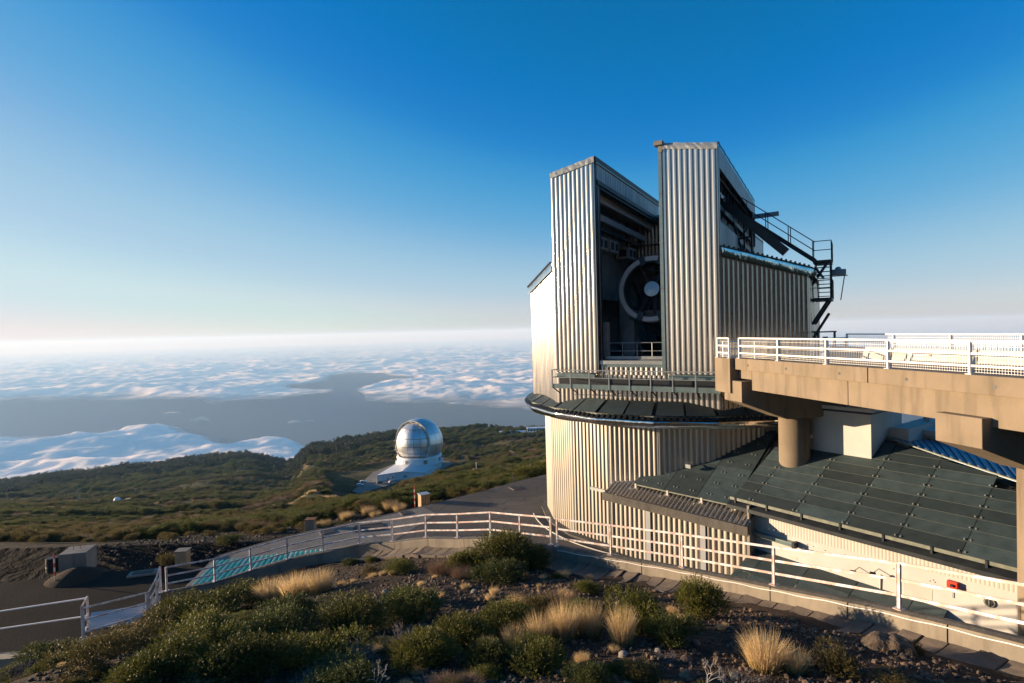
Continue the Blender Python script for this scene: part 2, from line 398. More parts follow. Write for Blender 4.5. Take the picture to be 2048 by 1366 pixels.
def soup(name, V, m, parent=None, nv=3):
    """V: (n, nv, 3) faces with no shared vertices"""
    V = np.asarray(V, dtype=np.float32); n = len(V)
    me = bpy.data.meshes.new(name)
    me.vertices.add(n * nv); me.vertices.foreach_set('co', V.ravel())
    me.loops.add(n * nv); me.loops.foreach_set('vertex_index', np.arange(n * nv, dtype=np.int32))
    me.polygons.add(n); me.polygons.foreach_set('loop_start', np.arange(0, n * nv, nv, dtype=np.int32))
    me.polygons.foreach_set('loop_total', np.full(n, nv, dtype=np.int32))
    me.update(calc_edges=True)
    for mm in (m if isinstance(m, list) else [m]): me.materials.append(M[mm] if isinstance(mm, str) else mm)
    o = bpy.data.objects.new(name, me); COL.objects.link(o)
    if parent: o.parent = parent
    return o
# ------------------------------------------------------------------ sea, sea of clouds, air
EARTH = 8.5e6
def polar(u0, u1, nu, r0, r1, nr):
    az = np.linspace(u0, u1, nu); r = np.exp(np.linspace(math.log(r0), math.log(r1), nr))
    A, Rr = np.meshgrid(az, r)
    return Rr * np.sin(A), Rr * np.cos(A), Rr, A
X, Y, Rr, A = polar(-1.9, 1.9, 120, 1500, 118000, 120)
t = NT('open_sea'); t.b.inputs['Base Color'].default_value = (0.010, 0.050, 0.13, 1); setp(t.b, 0.32, 0, 0.5)
t.bump(t.noise(0.004, 6, 0.65, stretch=(1, 2.2, 1)), 0.55, 25.0); M['sea'] = t.m
sea = grid_mesh('sea', X, Y, -2300 - Rr ** 2 / (2 * EARTH), 'sea'); tag(sea, 'calm blue sea far below the mountain', kind='structure')

t = NT('cloud_tops')
t.b.inputs['Base Color'].default_value = (1.0, 0.96, 0.91, 1); setp(t.b, 1.0, 0, 0.0); t.b.subsurface_method = 'BURLEY'; t.b.inputs['Subsurface Weight'].default_value = 1.0; t.b.inputs['Subsurface Radius'].default_value = (1, 1, 1); t.b.inputs['Subsurface Scale'].default_value = 150.0
tr = t.new('ShaderNodeBsdfTransparent'); mx = t.new('ShaderNodeMixShader')
at = t.new('ShaderNodeAttribute', attribute_name='cover')
wisp = t.noise(0.0011, 7, 0.68, stretch=(1, 1, 1))
add = t.new('ShaderNodeMath', operation='ADD'); t.link(at.outputs['Fac'], add.inputs[0])
sc_ = t.new('ShaderNodeMath', operation='MULTIPLY_ADD'); t.link(wisp, sc_.inputs[0]); sc_.inputs[1].default_value = 1.6; sc_.inputs[2].default_value = -0.8
t.link(sc_.outputs[0], add.inputs[1])
fac = t.ramp(add.outputs[0], [(0.0, 0.0), (1.15, 1.0)])
dif = t.new('ShaderNodeBsdfTranslucent'); dif.inputs[0].default_value = (1.0, 0.96, 0.91, 1)
body = t.new('ShaderNodeMixShader'); body.inputs[0].default_value = 0.08
t.link(t.b.outputs[0], body.inputs[1]); t.link(dif.outputs[0], body.inputs[2])
t.link(fac, mx.inputs[0]); t.link(tr.outputs[0], mx.inputs[1]); t.link(body.outputs[0], mx.inputs[2]); t.link(mx.outputs[0], t.out.inputs[0])
# billows too small to mesh: their faces turn every way
def nvec(scale, det, dist, k=9.0):
    n = t.new('ShaderNodeTexNoise'); n.inputs['Scale'].default_value = scale; n.inputs['Detail'].default_value = det; n.inputs['Roughness'].default_value = 0.62; n.inputs['Distortion'].default_value = dist
    t.link(t.coord(), n.inputs[0])
    v = t.new('ShaderNodeVectorMath', operation='SUBTRACT'); t.link(n.outputs[1], v.inputs[0]); v.inputs[1].default_value = (0.5, 0.5, 0.5)
    w = t.new('ShaderNodeVectorMath', operation='MULTIPLY'); t.link(v.outputs[0], w.inputs[0]); w.inputs[1].default_value = (k, k, k * 0.3); return w.outputs[0]
ge = t.new('ShaderNodeNewGeometry')
va = t.new('ShaderNodeVectorMath', operation='ADD'); t.link(nvec(0.0018, 3, 0.5, 1.3), va.inputs[0]); vb = t.new('ShaderNodeVectorMath', operation='ADD'); t.link(nvec(0.007, 4, 0.4, 1.0), vb.inputs[0]); t.link(ge.outputs['Normal'], vb.inputs[1]); t.link(vb.outputs[0], va.inputs[1])
vn = t.new('ShaderNodeVectorMath', operation='NORMALIZE'); t.link(va.outputs[0], vn.inputs[0])
t.link(vn.outputs[0], t.b.inputs['Normal']); t.link(vn.outputs[0], dif.inputs['Normal'])
M['cloud'] = t.m
CZ = -900.0
X, Y, Rr, A = polar(-1.35, 1.35, 900, 2600, 112000, 560)
U = X / np.maximum(Y, 1.0)
# near edge of the far cloud bank, as a distance for each bearing
eu = np.array([-3.0, -0.90, -0.77, -0.62, -0.53, -0.41, -0.33, -0.285, -0.26, -0.22, -0.15, -0.02, 0.05, 0.4, 1.2, 3.0])
er = np.array([8600, 8600, 8700, 8500, 8000, 8300, 8900, 9900, 8300, 7800, 7450, 6600, 6500, 6500, 7500, 8000.])
edge = np.interp(U, eu, er)
wob = (fbm(X / 1500, Y / 1500, 3, 4) - 0.5) * 1500
cov = (Rr * np.cos(A) - edge + wob) / 900.0
# the open hole behind the edge right of the middle, and the valley between banks
def blob(u0, y0, du, dy): return np.exp(-((U - u0) / du) ** 2 - ((Y - y0) / dy) ** 2)
cov = np.minimum(cov, 3.0) - 7.0 * blob(-0.27, 12000, 0.055, 1500) - 4.5 * blob(-0.34, 10400, 0.06, 500) - 3.5 * blob(-0.20, 11500, 0.05, 700)
# low bank down on the left against the island
nb = 1.6 - (Y - np.interp(U, [-1.5, -0.9, -0.78, -0.70, -0.63, -0.58, -0.53, -0.42, -0.36], [4300, 4600, 4650, 4900, 5250, 4900, 4550, 4500, 3800])) / 420.0 + (fbm(X / 700, Y / 700, 8, 4) - 0.5) * 3.2
nb = np.where(U < -0.33, nb, -5)
cov = np.maximum(cov, np.minimum(nb, 3.0))
# a few small loose puffs over the open water
for (u0, y0, s_) in ((-0.55, 6300, 90), (-0.435, 5900, 130), (-0.38, 5900, 110), (-0.35, 5950, 90), (-0.10, 7200, 120), (-0.60, 6900, 90)):
    cov = np.maximum(cov, 1.1 * np.exp(-((X - u0 * y0) / (s_ * 2.2)) ** 2 - ((Y - y0) / (s_ * 1.6)) ** 2) - 0.9 + (fbm(X / 160, Y / 160, 5, 3) - 0.5) * 1.2)
b1 = fbm(X / 5200, Y / 2600, 1, 3); b2 = fbm(X / 1500, Y / 1000, 2, 5); b3 = 1 - np.abs(2 * fbm(X / 520, Y / 420, 4, 4) - 1); b4 = 1 - np.abs(2 * fbm(X / 190, Y / 160, 6, 3) - 1)
amp = np.clip(cov, 0, 1.2) / 1.2
H = amp * (b1 * 210 + b2 * 150 + b3 * 80 + b4 * 26 * np.clip(1.6 - Rr / 9000, 0.2, 1) - 190) + np.clip(cov, -1, 0) * 60
wave = 90 * np.exp(-((Y - 13200 - 1500 * np.sin(U * 9)) / 500) ** 2) * (U > -0.42)
H *= np.clip(1.3 - Rr / 60000, 0.35, 1)
Z = CZ + H - Rr ** 2 / (2 * EARTH)
keep = cov > -0.9
mk = keep[:-1, :-1] | keep[1:, :-1] | keep[:-1, 1:] | keep[1:, 1:]
clouds = grid_mesh('sea_of_clouds', X, Y, Z, 'cloud', mk, attrs={'cover': cov}); tag(clouds, 'white sea of clouds spread below the horizon', kind='stuff')

hm = bpy.data.materials.new('thin_blue_haze'); hm.use_nodes = True
hn = hm.node_tree.nodes; hn.clear()
pv = hn.new('ShaderNodeVolumePrincipled'); pv.inputs['Color'].default_value = (0.32, 0.55, 0.86, 1); pv.inputs['Absorption Color'].default_value = (0.66, 0.55, 0.42, 1)
pv.inputs['Density'].default_value = 6.6e-5; pv.inputs['Anisotropy'].default_value = 0.12
ho = hn.new('ShaderNodeOutputMaterial'); hm.node_tree.links.new(pv.outputs[0], ho.inputs['Volume'])
M['haze'] = hm
haze = MB().box((-121000, -3000, -3500), (121000, 121000, 110)).build('haze', 'haze'); tag(haze, 'thin blue haze over the sea', kind='stuff')

# ------------------------------------------------------------------ mountain side beyond the fence
TU = [-1.7, -1.2, -0.90, -0.77, -0.635, -0.545, -0.477, -0.407, -0.354, -0.284, -0.232, -0.17, -0.126, -0.065, 0.0, 0.058, 0.12, 0.3, 0.9, 1.7]
TPX = [None, None, 0, 150, 300, 400, 480, 560, 620, 700, 760, 830, 880, 950, 1020, 1090, None, None, None, None]
TY = [10, 36, 45, 60, 90, 140, 200, 300, 400, 550, 750, 1000]
TR = {
 0:    [0, 0, 1085, 1072, 1056, 1042, 1030, 1014, 1006, 1000, 984, 966],
 150:  [0, 0, 1085, 1070, 1055, 1042, 1030, 1015, 1003, 985, 966, 948],
 300:  [0, 0, 1078, 1062, 1052, 1042, 1025, 1006, 990, 972, 951, 932],
 400:  [0, 0, 1066, 1055, 1045, 1030, 1015, 998, 983, 962, 940, 920],
 480:  [0, 0, 1062, 1052, 1042, 1028, 1014, 999, 985, 957, 930, 914],
 560:  [0, 0, 1052, 1042, 1030, 1016, 998, 985, 988, 968, 940, 925],
 620:  [0, 0, 1046, 1024, 1002, 985, 970, 953, 945, 927, 897, 935],
 700:  [0, 0, 1020, 1010, 1003, 1001, 1001, 1006, 948, 915, 887, 925],
 760:  [0, 0, 1012, 1004, 994, 989, 989, 1000, 931, 905, 875, 915],
 830:  [0, 0, 1000, 990, 980, 971, 973, 994, 929, 893, 866, 905],
 880:  [0, 0, 988, 976, 962, 957, 956, 970, 925, 885, 862, 900],
 950:  [0, 0, 980, 965, 955, 945, 938, 930, 915, 888, 858, 900],
 1020: [0, 0, 968, 953, 943, 935, 925, 913, 900, 878, 857, 898],
 1090: [0, 0, 958, 935, 928, 920, 912, 902, 890, 872, 857, 896]}
rows = []
for u, px in zip(TU, TPX):
    if px is None:
        src = 0 if u < 0 else 1090; k = {-1.7: 1.5, -1.2: 1.2, 0.12: 1.0, 0.3: 1.15, 0.9: 1.7, 1.7: 2.4}[u]
    else: src, k = px, 1.0
    eye = 661 - 0.026 * (src - 1024)
    row = []
    for yy, rr in zip(TY, TR[src]):
        row.append(-13.0 if rr == 0 else -max(13.0, (rr - eye) / 1140.0 * yy * k))
    for yy, z in ((1500, -640), (2500, -1500), (4200, -2400)): row.append(z)
    rows.append(row)
TYL = np.log(np.array(TY + [1500, 2500, 4200], float)); TZ = np.array(rows)
TT = TZ / np.exp(TYL)[None, :]       # tangent of the look-down angle
def terrain(x, y):
    x = np.asarray(x, float); y = np.asarray(y, float)
    yy = np.clip(y, 10, 4200); u = np.clip(x / yy, -1.7, 1.7); ly = np.log(yy)
    ui = np.clip(np.searchsorted(TU, u) - 1, 0, len(TU) - 2); fu = (u - np.array(TU)[ui]) / (np.array(TU)[ui + 1] - np.array(TU)[ui]); fu = fu * fu * (3 - 2 * fu)
    yi = np.clip(np.searchsorted(TYL, ly) - 1, 0, len(TYL) - 2); fy = (ly - TYL[yi]) / (TYL[yi + 1] - TYL[yi])
    t_ = (TT[ui, yi] * (1 - fu) + TT[ui + 1, yi] * fu) * (1 - fy) + (TT[ui, yi + 1] * (1 - fu) + TT[ui + 1, yi + 1] * fu) * fy
    z = t_ * yy
    w = np.clip((yy - 48) / 60, 0, 1); amp = np.clip(yy * 0.011, 0, 14) * w
    gtc = np.exp(-((x + 76) / 62) ** 2 - ((y - 380) / 70) ** 2)
    z = z + amp * ((fbm(x / 90, y / 90, 11, 5) - 0.5) * 1.6 + (fbm(x / 26, y / 26, 12, 4) - 0.5) * 0.55) * (1 - np.clip(gtc * 2.2, 0, 1))
    z = z + np.clip(yy - 40, 0, 30) / 30 * (fbm(x / 5, y / 5, 13, 3) - 0.5) * 0.5
    f = np.clip((gtc - 0.42) * 6, 0, 1)
    return z * (1 - f) + (-95.6) * f
X, Y, Rr, A = polar(-1.25, 1.25, 760, 10.5, 4600, 620)
Y2 = np.maximum(Y, 9.0)
hill = grid_mesh('mountainside', X, Y2, terrain(X, Y2), 'hill', attrs={'bare': np.clip((47 + 6 * (fbm(X / 4, Y2 / 4, 71, 3) - .5) * 2 - Y2) / 2.5, 0, 1)}); tag(hill, 'mountain slope covered in dark green scrub', kind='structure')

# the mountain goes on rising behind and to the right of the viewpoint
az = np.linspace(math.radians(98), math.radians(236), 90); rr = np.exp(np.linspace(math.log(9), math.log(420), 60))
AA, RR = np.meshgrid(az, rr)
w_ = np.clip((AA - math.radians(98)) / 0.5, 0, 1) * np.clip((math.radians(236) - AA) / 0.6, 0, 1); w_ = w_ * w_ * (3 - 2 * w_)
hz = -6.5 + w_ * (np.clip(RR - 9, 0, 200) * 0.42 + 2.2) - (1 - w_) * RR * 0.25 + (fbm(RR * np.sin(AA) / 25, RR * np.cos(AA) / 25, 31, 5) - 0.5) * RR * 0.12
back = grid_mesh('summit_slope', RR * np.sin(AA), RR * np.cos(AA), hz, 'hill'); tag(back, 'scrubby summit slope rising behind the viewpoint', kind='structure')
# ------------------------------------------------------------------ foreground slope, kerb, road
FENCE = [(-14.92, 24.0, -10.69), (-13.51, 25.2, -10.85), (-12.36, 26.2, -10.79), (-10.94, 26.9, -10.6), (-9.35, 27.3, -10.41), (-7.52, 27.0, -10.0),
         (-5.79, 26.3, -9.65), (-4.07, 25.3, -9.15), (-2.55, 24.2, -8.8), (-1.08, 23.0, -8.38), (0.11, 21.9, -8.16), (1.23, 20.8, -7.93),
         (1.45, 20.57, -7.91), (3.14, 19.1, -7.68), (5.0, 17.2, -7.35), (6.78, 15.0, -6.95), (8.28, 12.3, -6.31), (9.5, 9.4, -5.7), (10.4, 6.3, -5.1), (11.0, 3.1, -4.5)]
CTRL = [(0, 0, -2.0), (0, 4, -3.9), (-4, 3, -4.0), (4, 3, -3.9), (0, 9.5, -5.9), (5.2, 9.3, -5.85), (7.5, 8.8, -5.85), (-4.5, 9.6, -5.9), (-9, 10, -6.1), (2.8, 14, -7.0), (-2, 15, -7.25),
        (-6, 17, -8.05), (-9, 17, -8.6), (-4, -4, -2.0), (4, -4, -2.0), (-11.5, 13.5, -7.7), (-14, 10, -8.2), (-20, 12, -11), (-16.2, 19.4, -10.9), (-20, 16, -11.5), (12, 0, -4.4), (-12, 0, -6), (-15, 21.5, -11.2), (5.6, 12, -6.55)]
CTRL += [(x * 0.985, y * 0.985 - 0.15, z - 0.46) for x, y, z in FENCE]
_c = np.array(CTRL, float); _n = len(_c)
_d = np.hypot(_c[:, None, 0] - _c[None, :, 0], _c[:, None, 1] - _c[None, :, 1]) + 1e-9
_K = _d ** 2 * np.log(_d) + np.eye(_n) * 0.4; _Pm = np.c_[np.ones(_n), _c[:, :2]]
_w = np.linalg.solve(np.block([[_K, _Pm], [_Pm.T, np.zeros((3, 3))]]), np.r_[_c[:, 2], 0, 0, 0])
def slope_z(x, y):
    x = np.asarray(x, float); y = np.asarray(y, float)
    d = np.hypot(x[..., None] - _c[:, 0], y[..., None] - _c[:, 1]) + 1e-9
    return (d ** 2 * np.log(d)) @ _w[:_n] + _w[_n] + _w[_n + 1] * x + _w[_n + 2] * y
def rough_z(x, y):
    return slope_z(x, y) + (fbm(np.asarray(x, float) / 1.6, np.asarray(y, float) / 1.6, 21, 4) - 0.5) * 0.34 + (fbm(np.asarray(x, float) / 0.25, np.asarray(y, float) / 0.25, 22, 3) - 0.5) * 0.07
# dense polyline of the kerb line
def resample(pts, step):
    P = np.array(pts, float); out = []
    for k in range(len(P) - 1):
        p0, p1, p2, p3 = P[max(k - 1, 0)], P[k], P[k + 1], P[min(k + 2, len(P) - 1)]
        n = max(1, int(np.linalg.norm(p2 - p1) / step))
        for i in range(n):
            t_ = i / n
            out.append(0.5 * ((2 * p1) + (-p0 + p2) * t_ + (2 * p0 - 5 * p1 + 4 * p2 - p3) * t_ ** 2 + (-p0 + 3 * p1 - 3 * p2 + p3) * t_ ** 3))
    out.append(P[-1]); return np.array(out)
KERB = resample([p for i, p in enumerate(FENCE) if i != 12], 0.25)
def normals2(P):
    T = np.gradient(P[:, :2], axis=0); T /= np.linalg.norm(T, axis=1)[:, None]
    return np.c_[T[:, 1], -T[:, 0]]       # towards the camera side for a left-to-right line
KN = normals2(KERB)
# soil sheet: fan from behind the camera out to the kerb foot and round the left
edge_pts = np.array([(-13, -7), (-16, -2), (-18.5, 5), (-19, 11), (-18.2, 15), (-17.4, 17.8), (-16.3, 19.2), (-15.2, 20.6), (-14.85, 22.4), (-14.9, 23.6)], float)
e2 = resample(np.c_[edge_pts, np.zeros(len(edge_pts))], 0.3)[:, :2]
foot = KERB[:, :2] + KN * 0.1
e3 = resample(np.array([(11.0, 3.1, 0), (11.3, 0, 0), (11.5, -4, 0), (11.0, -7, 0)]), 0.3)[1:, :2]
bound = np.vstack([e2, foot, e3])
tt = np.linspace(0, 1, 200) ** 0.85
C0 = np.array([0.0, -6.0])
GX = C0[0] + (bound[None, :, 0] - C0[0]) * tt[:, None]; GY = C0[1] + (bound[None, :, 1] - C0[1]) * tt[:, None]
GZ = rough_z(GX, GY)
soil = grid_mesh('hillside_soil', GX, GY, GZ, 'soil'); tag(soil, 'dark volcanic soil slope in the foreground', kind='structure')
bm_ = bpy.data.meshes.new('x')

# kerb wall under the fence: lichen-crusted top, board-marked face, retaining drop behind
wall = thing('retaining_wall', 'curved concrete kerb wall carrying the white fence above the road', 'wall', (0, 0, -12.6))
def strip(name, m, profA, parent, P=KERB, N=KN, smooth=False):
    vs = []; k = len(profA)
    for p, n in zip(P, N):
        for o_, dz in profA:
            zz = p[2] + dz if abs(dz) < 50 else dz + 100
            vs.append((p[0] + n[0] * o_, p[1] + n[1] * o_, zz))
    fs = [(i * k + j, (i + 1) * k + j, (i + 1) * k + j + 1, i * k + j + 1) for i in range(len(P) - 1) for j in range(k - 1)]
    return MB().add(vs, fs).build(name, m, parent, smooth)
strip('wall_top', 'kerb_moss', [(0.17, 0.0), (0.05, 0.03), (-0.1, 0.02), (-0.16, -0.02)], wall)
# face in cast lengths with open joints
i = 0
while i < len(KERB) - 1:
    j = min(i + 8, len(KERB) - 1)
    P = KERB[i:j + 1].copy(); N = KN[i:j + 1]
    d0 = (P[1] - P[0]) / np.linalg.norm(P[1] - P[0]); P[0] = P[0] + d0 * 0.015
    P[-1] = P[-1] - (P[-1] - P[-2]) / np.linalg.norm(P[-1] - P[-2]) * 0.015
    strip('wall_block', 'curb', [(-0.155, -3.0), (-0.155, -0.01), (0.172, -0.01), (0.18, -0.05), (0.18, -0.75)], wall, P, N)
    i = j
strip('wall_core', 'curb', [(-0.14, -5.6), (-0.14, -0.03), (0.155, -0.03), (0.155, -0.75)], wall)
# white cable clipped along the face
cable = MB()
cp = KERB[(KERB[:, 0] > 1.4)][:, :3]; cn = KN[(KERB[:, 0] > 1.4)]
cc = [(p[0] + n[0] * 0.195, p[1] + n[1] * 0.195, p[2] - 0.07 + 0.012 * math.sin(i * 1.3)) for i, (p, n) in enumerate(zip(cp, cn))]
for a, b in zip(cc[:-1], cc[1:]): cable.tube(a, b, 0.011, n=5)
tag(cable.build('cable', 'rail_white'), 'thin white cable clipped along the kerb face', 'cable')

# stepped gutter slabs below the kerb
gut = thing('drainage_gutter', 'row of dark stone gutter slabs along the foot of the kerb wall', 'gutter', (0, 0, -12.6))
arc = np.r_[0, np.cumsum(np.linalg.norm(np.diff(KERB[:, :2], axis=0), axis=1))]
s_ = arc[np.argmin(abs(KERB[:, 0] + 7.0))]; nslab = 0
while s_ < arc[-1] - 0.7:
    w_ = 0.50 * rnd.uniform(0.88, 1.14)
    pts = []
    for q in (s_ + 0.02, s_ + w_ - 0.02):
        p = np.array([np.interp(q, arc, KERB[:, c]) for c in range(3)]); n = np.array([np.interp(q, arc, KN[:, c]) for c in range(2)])
        pts.append((p, n))
    tilt = rnd.uniform(-0.035, 0.035); sl = rnd.uniform(-0.02, 0.02); skew = rnd.uniform(-0.05, 0.05)
    (pa, na), (pb, nb_) = pts
    vs = []
    nrow = 5; gw = 0.95 + rnd.uniform(-0.05, 0.06)
    for r_i in range(nrow):
        f = r_i / (nrow - 1); o_ = 0.20 + gw * f; sag = -0.10 * math.sin(f * PI * 0.85) + 0.02 * f
        for (p, n, sgn) in ((pa, na, -1), (pb, nb_, 1)):
            vs.append((p[0] + n[0] * o_ + skew * f * 0.4, p[1] + n[1] * o_, p[2] - 0.34 + sag + tilt * sgn + sl + rnd.uniform(-0.008, 0.008)))
    k = len(vs); vs += [(x, y, z - 0.14) for x, y, z in vs]
    fs = []
    for r_i in range(nrow - 1):
        a = 2 * r_i; fs.append((a, a + 2, a + 3, a + 1)); fs.append((a, a + k, a + k + 2, a + 2)); fs.append((a + 1, a + 3, a + k + 3, a + k + 1))
    fs += [(0, 1, k + 1, k), (2 * nrow - 2, k + 2 * nrow - 2, k + 2 * nrow - 1, 2 * nrow - 1)]
    MB().add(vs, fs).build('stone_slab', 'slab', gut, bevel=0.012)
    s_ += w_; nslab += 1

# tarmac yard and pale paved ramp behind the kerb
def sheet_poly(name, m, pts, label, z=None):
    o = MB().add([(x, y, z if z is not None else zz) for x, y, zz in pts], [tuple(range(len(pts)))]).build(name, m)
    return tag(o, label, kind='structure')
yard = [(-17.1, 32.0), (-15.4, 33.9), (-13.1, 35.9), (-10.4, 37.6), (-6.5, 40.5), (-3.1, 43.35), (0, 46.2), (2.8, 48.5), (12, 55), (30, 50), (34, 20), (20, 6), (12.5, 4), (12, 9), (9.3, 13.2), (7.6, 16.2), (5.6, 18.8), (2.2, 22.1), (-2, 26.2), (-6, 28.4), (-10, 29.0), (-13.6, 28.0), (-16.4, 26.8)]
sheet_poly('tarmac_yard', 'road', [(x, y, 0) for x, y in yard], 'dark cracked tarmac yard between fence and telescope building', z=-12.32)
sheet_poly('paved_ramp', 'slope_pave', [(-16.6, 28.2, 0), (-16.9, 31.7, 0), (-15.2, 33.6, 0), (-12.9, 35.6, 0), (-10.3, 37.2, 0), (-6.6, 40.1, 0), (-5.4, 38.5, 0), (-7.6, 33.0, 0), (-8.6, 29.6, 0), (-12.5, 29.0, 0)], 'pale grooved concrete ramp beyond the fence', z=-12.31)
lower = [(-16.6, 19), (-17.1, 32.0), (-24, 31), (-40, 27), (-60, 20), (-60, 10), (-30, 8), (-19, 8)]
sheet_poly('lower_road', 'shade_road', [(x, y, 0) for x, y in lower], 'lower road toned dark for shade at the left below the fence', z=-12.72)

# ------------------------------------------------------------------ telescope building (frame: x along the facade, y into the building)
RZ = math.atan2(-0.519, 0.854)
BG = -12.32
bld = thing('telescope_building', 'big ribbed-metal telescope building with two tall slabs either side of an open slit', 'observatory', (10.65, 29.0, BG), RZ)
CS, CT = -4.7, 8.45                       # axis of rotation
oc = [(0, 0), (3.75, 3.75), (3.75, 13.15), (0, 16.9), (-9.4, 16.9), (-13.15, 13.15), (-13.15, 3.75), (-9.4, 0)]
def eave(s): return 4.0 - 0.285 * max(0, abs(s - CS) - 4.7)
# walls of the rotating block
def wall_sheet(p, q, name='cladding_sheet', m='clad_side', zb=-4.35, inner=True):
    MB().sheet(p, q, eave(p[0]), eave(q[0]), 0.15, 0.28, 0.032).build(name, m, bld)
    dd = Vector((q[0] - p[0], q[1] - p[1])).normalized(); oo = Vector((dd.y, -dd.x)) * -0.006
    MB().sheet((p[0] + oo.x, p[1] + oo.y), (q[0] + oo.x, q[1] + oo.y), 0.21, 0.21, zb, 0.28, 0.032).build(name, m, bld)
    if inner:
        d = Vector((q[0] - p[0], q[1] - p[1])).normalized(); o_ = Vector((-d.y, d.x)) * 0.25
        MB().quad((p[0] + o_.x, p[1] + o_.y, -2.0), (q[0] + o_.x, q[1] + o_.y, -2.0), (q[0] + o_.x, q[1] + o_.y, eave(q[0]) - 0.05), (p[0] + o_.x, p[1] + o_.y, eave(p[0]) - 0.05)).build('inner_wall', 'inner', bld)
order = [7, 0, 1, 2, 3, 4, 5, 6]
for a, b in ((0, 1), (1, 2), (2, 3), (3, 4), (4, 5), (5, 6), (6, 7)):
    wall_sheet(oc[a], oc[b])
# front facet under slabs and slit
MB().sheet(oc[7], oc[0], -2.35, -2.35, -4.35, 0.28, 0.024).build('cladding_sheet', 'clad', bld)
# side roofs sloping outward
def zr(s): return 4.02 - 0.285 * max(0, abs(s - CS) - 4.7)
r1 = MB(); P_ = [(0.0, -0.0), (3.95, 3.9), (3.95, 13.0), (0.0, 17.0)]
r1.prism(P_, [zr(s) - 0.06 for s, _ in P_], [zr(s) + 0.06 for s, _ in P_]); r1.build('side_roof', 'dark_steel', bld)
P_ = [(-9.4, 0.0), (-9.4, 17.0), (-13.35, 13.0), (-13.35, 3.9)]
MB().prism(P_, [zr(s) - 0.06 for s, _ in P_], [zr(s) + 0.06 for s, _ in P_]).build('side_roof', 'dark_steel', bld)
# little tooth-like sheet ends along the eaves and mirror flashing beneath them
for (a, b) in (((0.05, -0.02), (3.93, 3.86)), ((-13.33, 3.86), (-9.45, -0.02)), ((3.95, 3.9), (3.95, 13.0))):
    A_ = Vector(a); B_ = Vector(b); L = (B_ - A_).length; d = (B_ - A_) / L; n = Vector((d.y, -d.x))
    if a[0] > 3.9: n = Vector((1, 0))
    mb = MB(); k = int(L / 0.28)
    for i in range(k):
        c = A_ + d * (0.14 + 0.28 * i) + n * 0.10; z = zr(c.x) + 0.03
        mb.box((c.x - 0.05, c.y - 0.05, z - 0.03), (c.x + 0.05, c.y + 0.05, z + 0.09))
    mb.build('eave_clips', 'dark_steel', bld)['kind'] = 'stuff'
    seg = 14; mb = MB(); vs = []
    for i in range(seg + 1):
        c = A_ + d * (L * i / seg); z = zr(c.x) - 0.07
        for j, (o_, dz) in enumerate(((0.09, 0.0), (0.13, -0.17), (0.10, -0.42))):
            w = 0.012 * math.sin(i * 2.1 + j * 1.7) + rnd.uniform(-0.006, 0.006)
            vs.append((c.x + n.x * (o_ + w), c.y + n.y * (o_ + w), z + dz))
    mb.add(vs, [(i * 3 + j, i * 3 + j + 1, (i + 1) * 3 + j + 1, (i + 1) * 3 + j) for i in range(seg) for j in range(2)])
    mb.build('mirror_flashing', 'flash', bld, smooth=True)

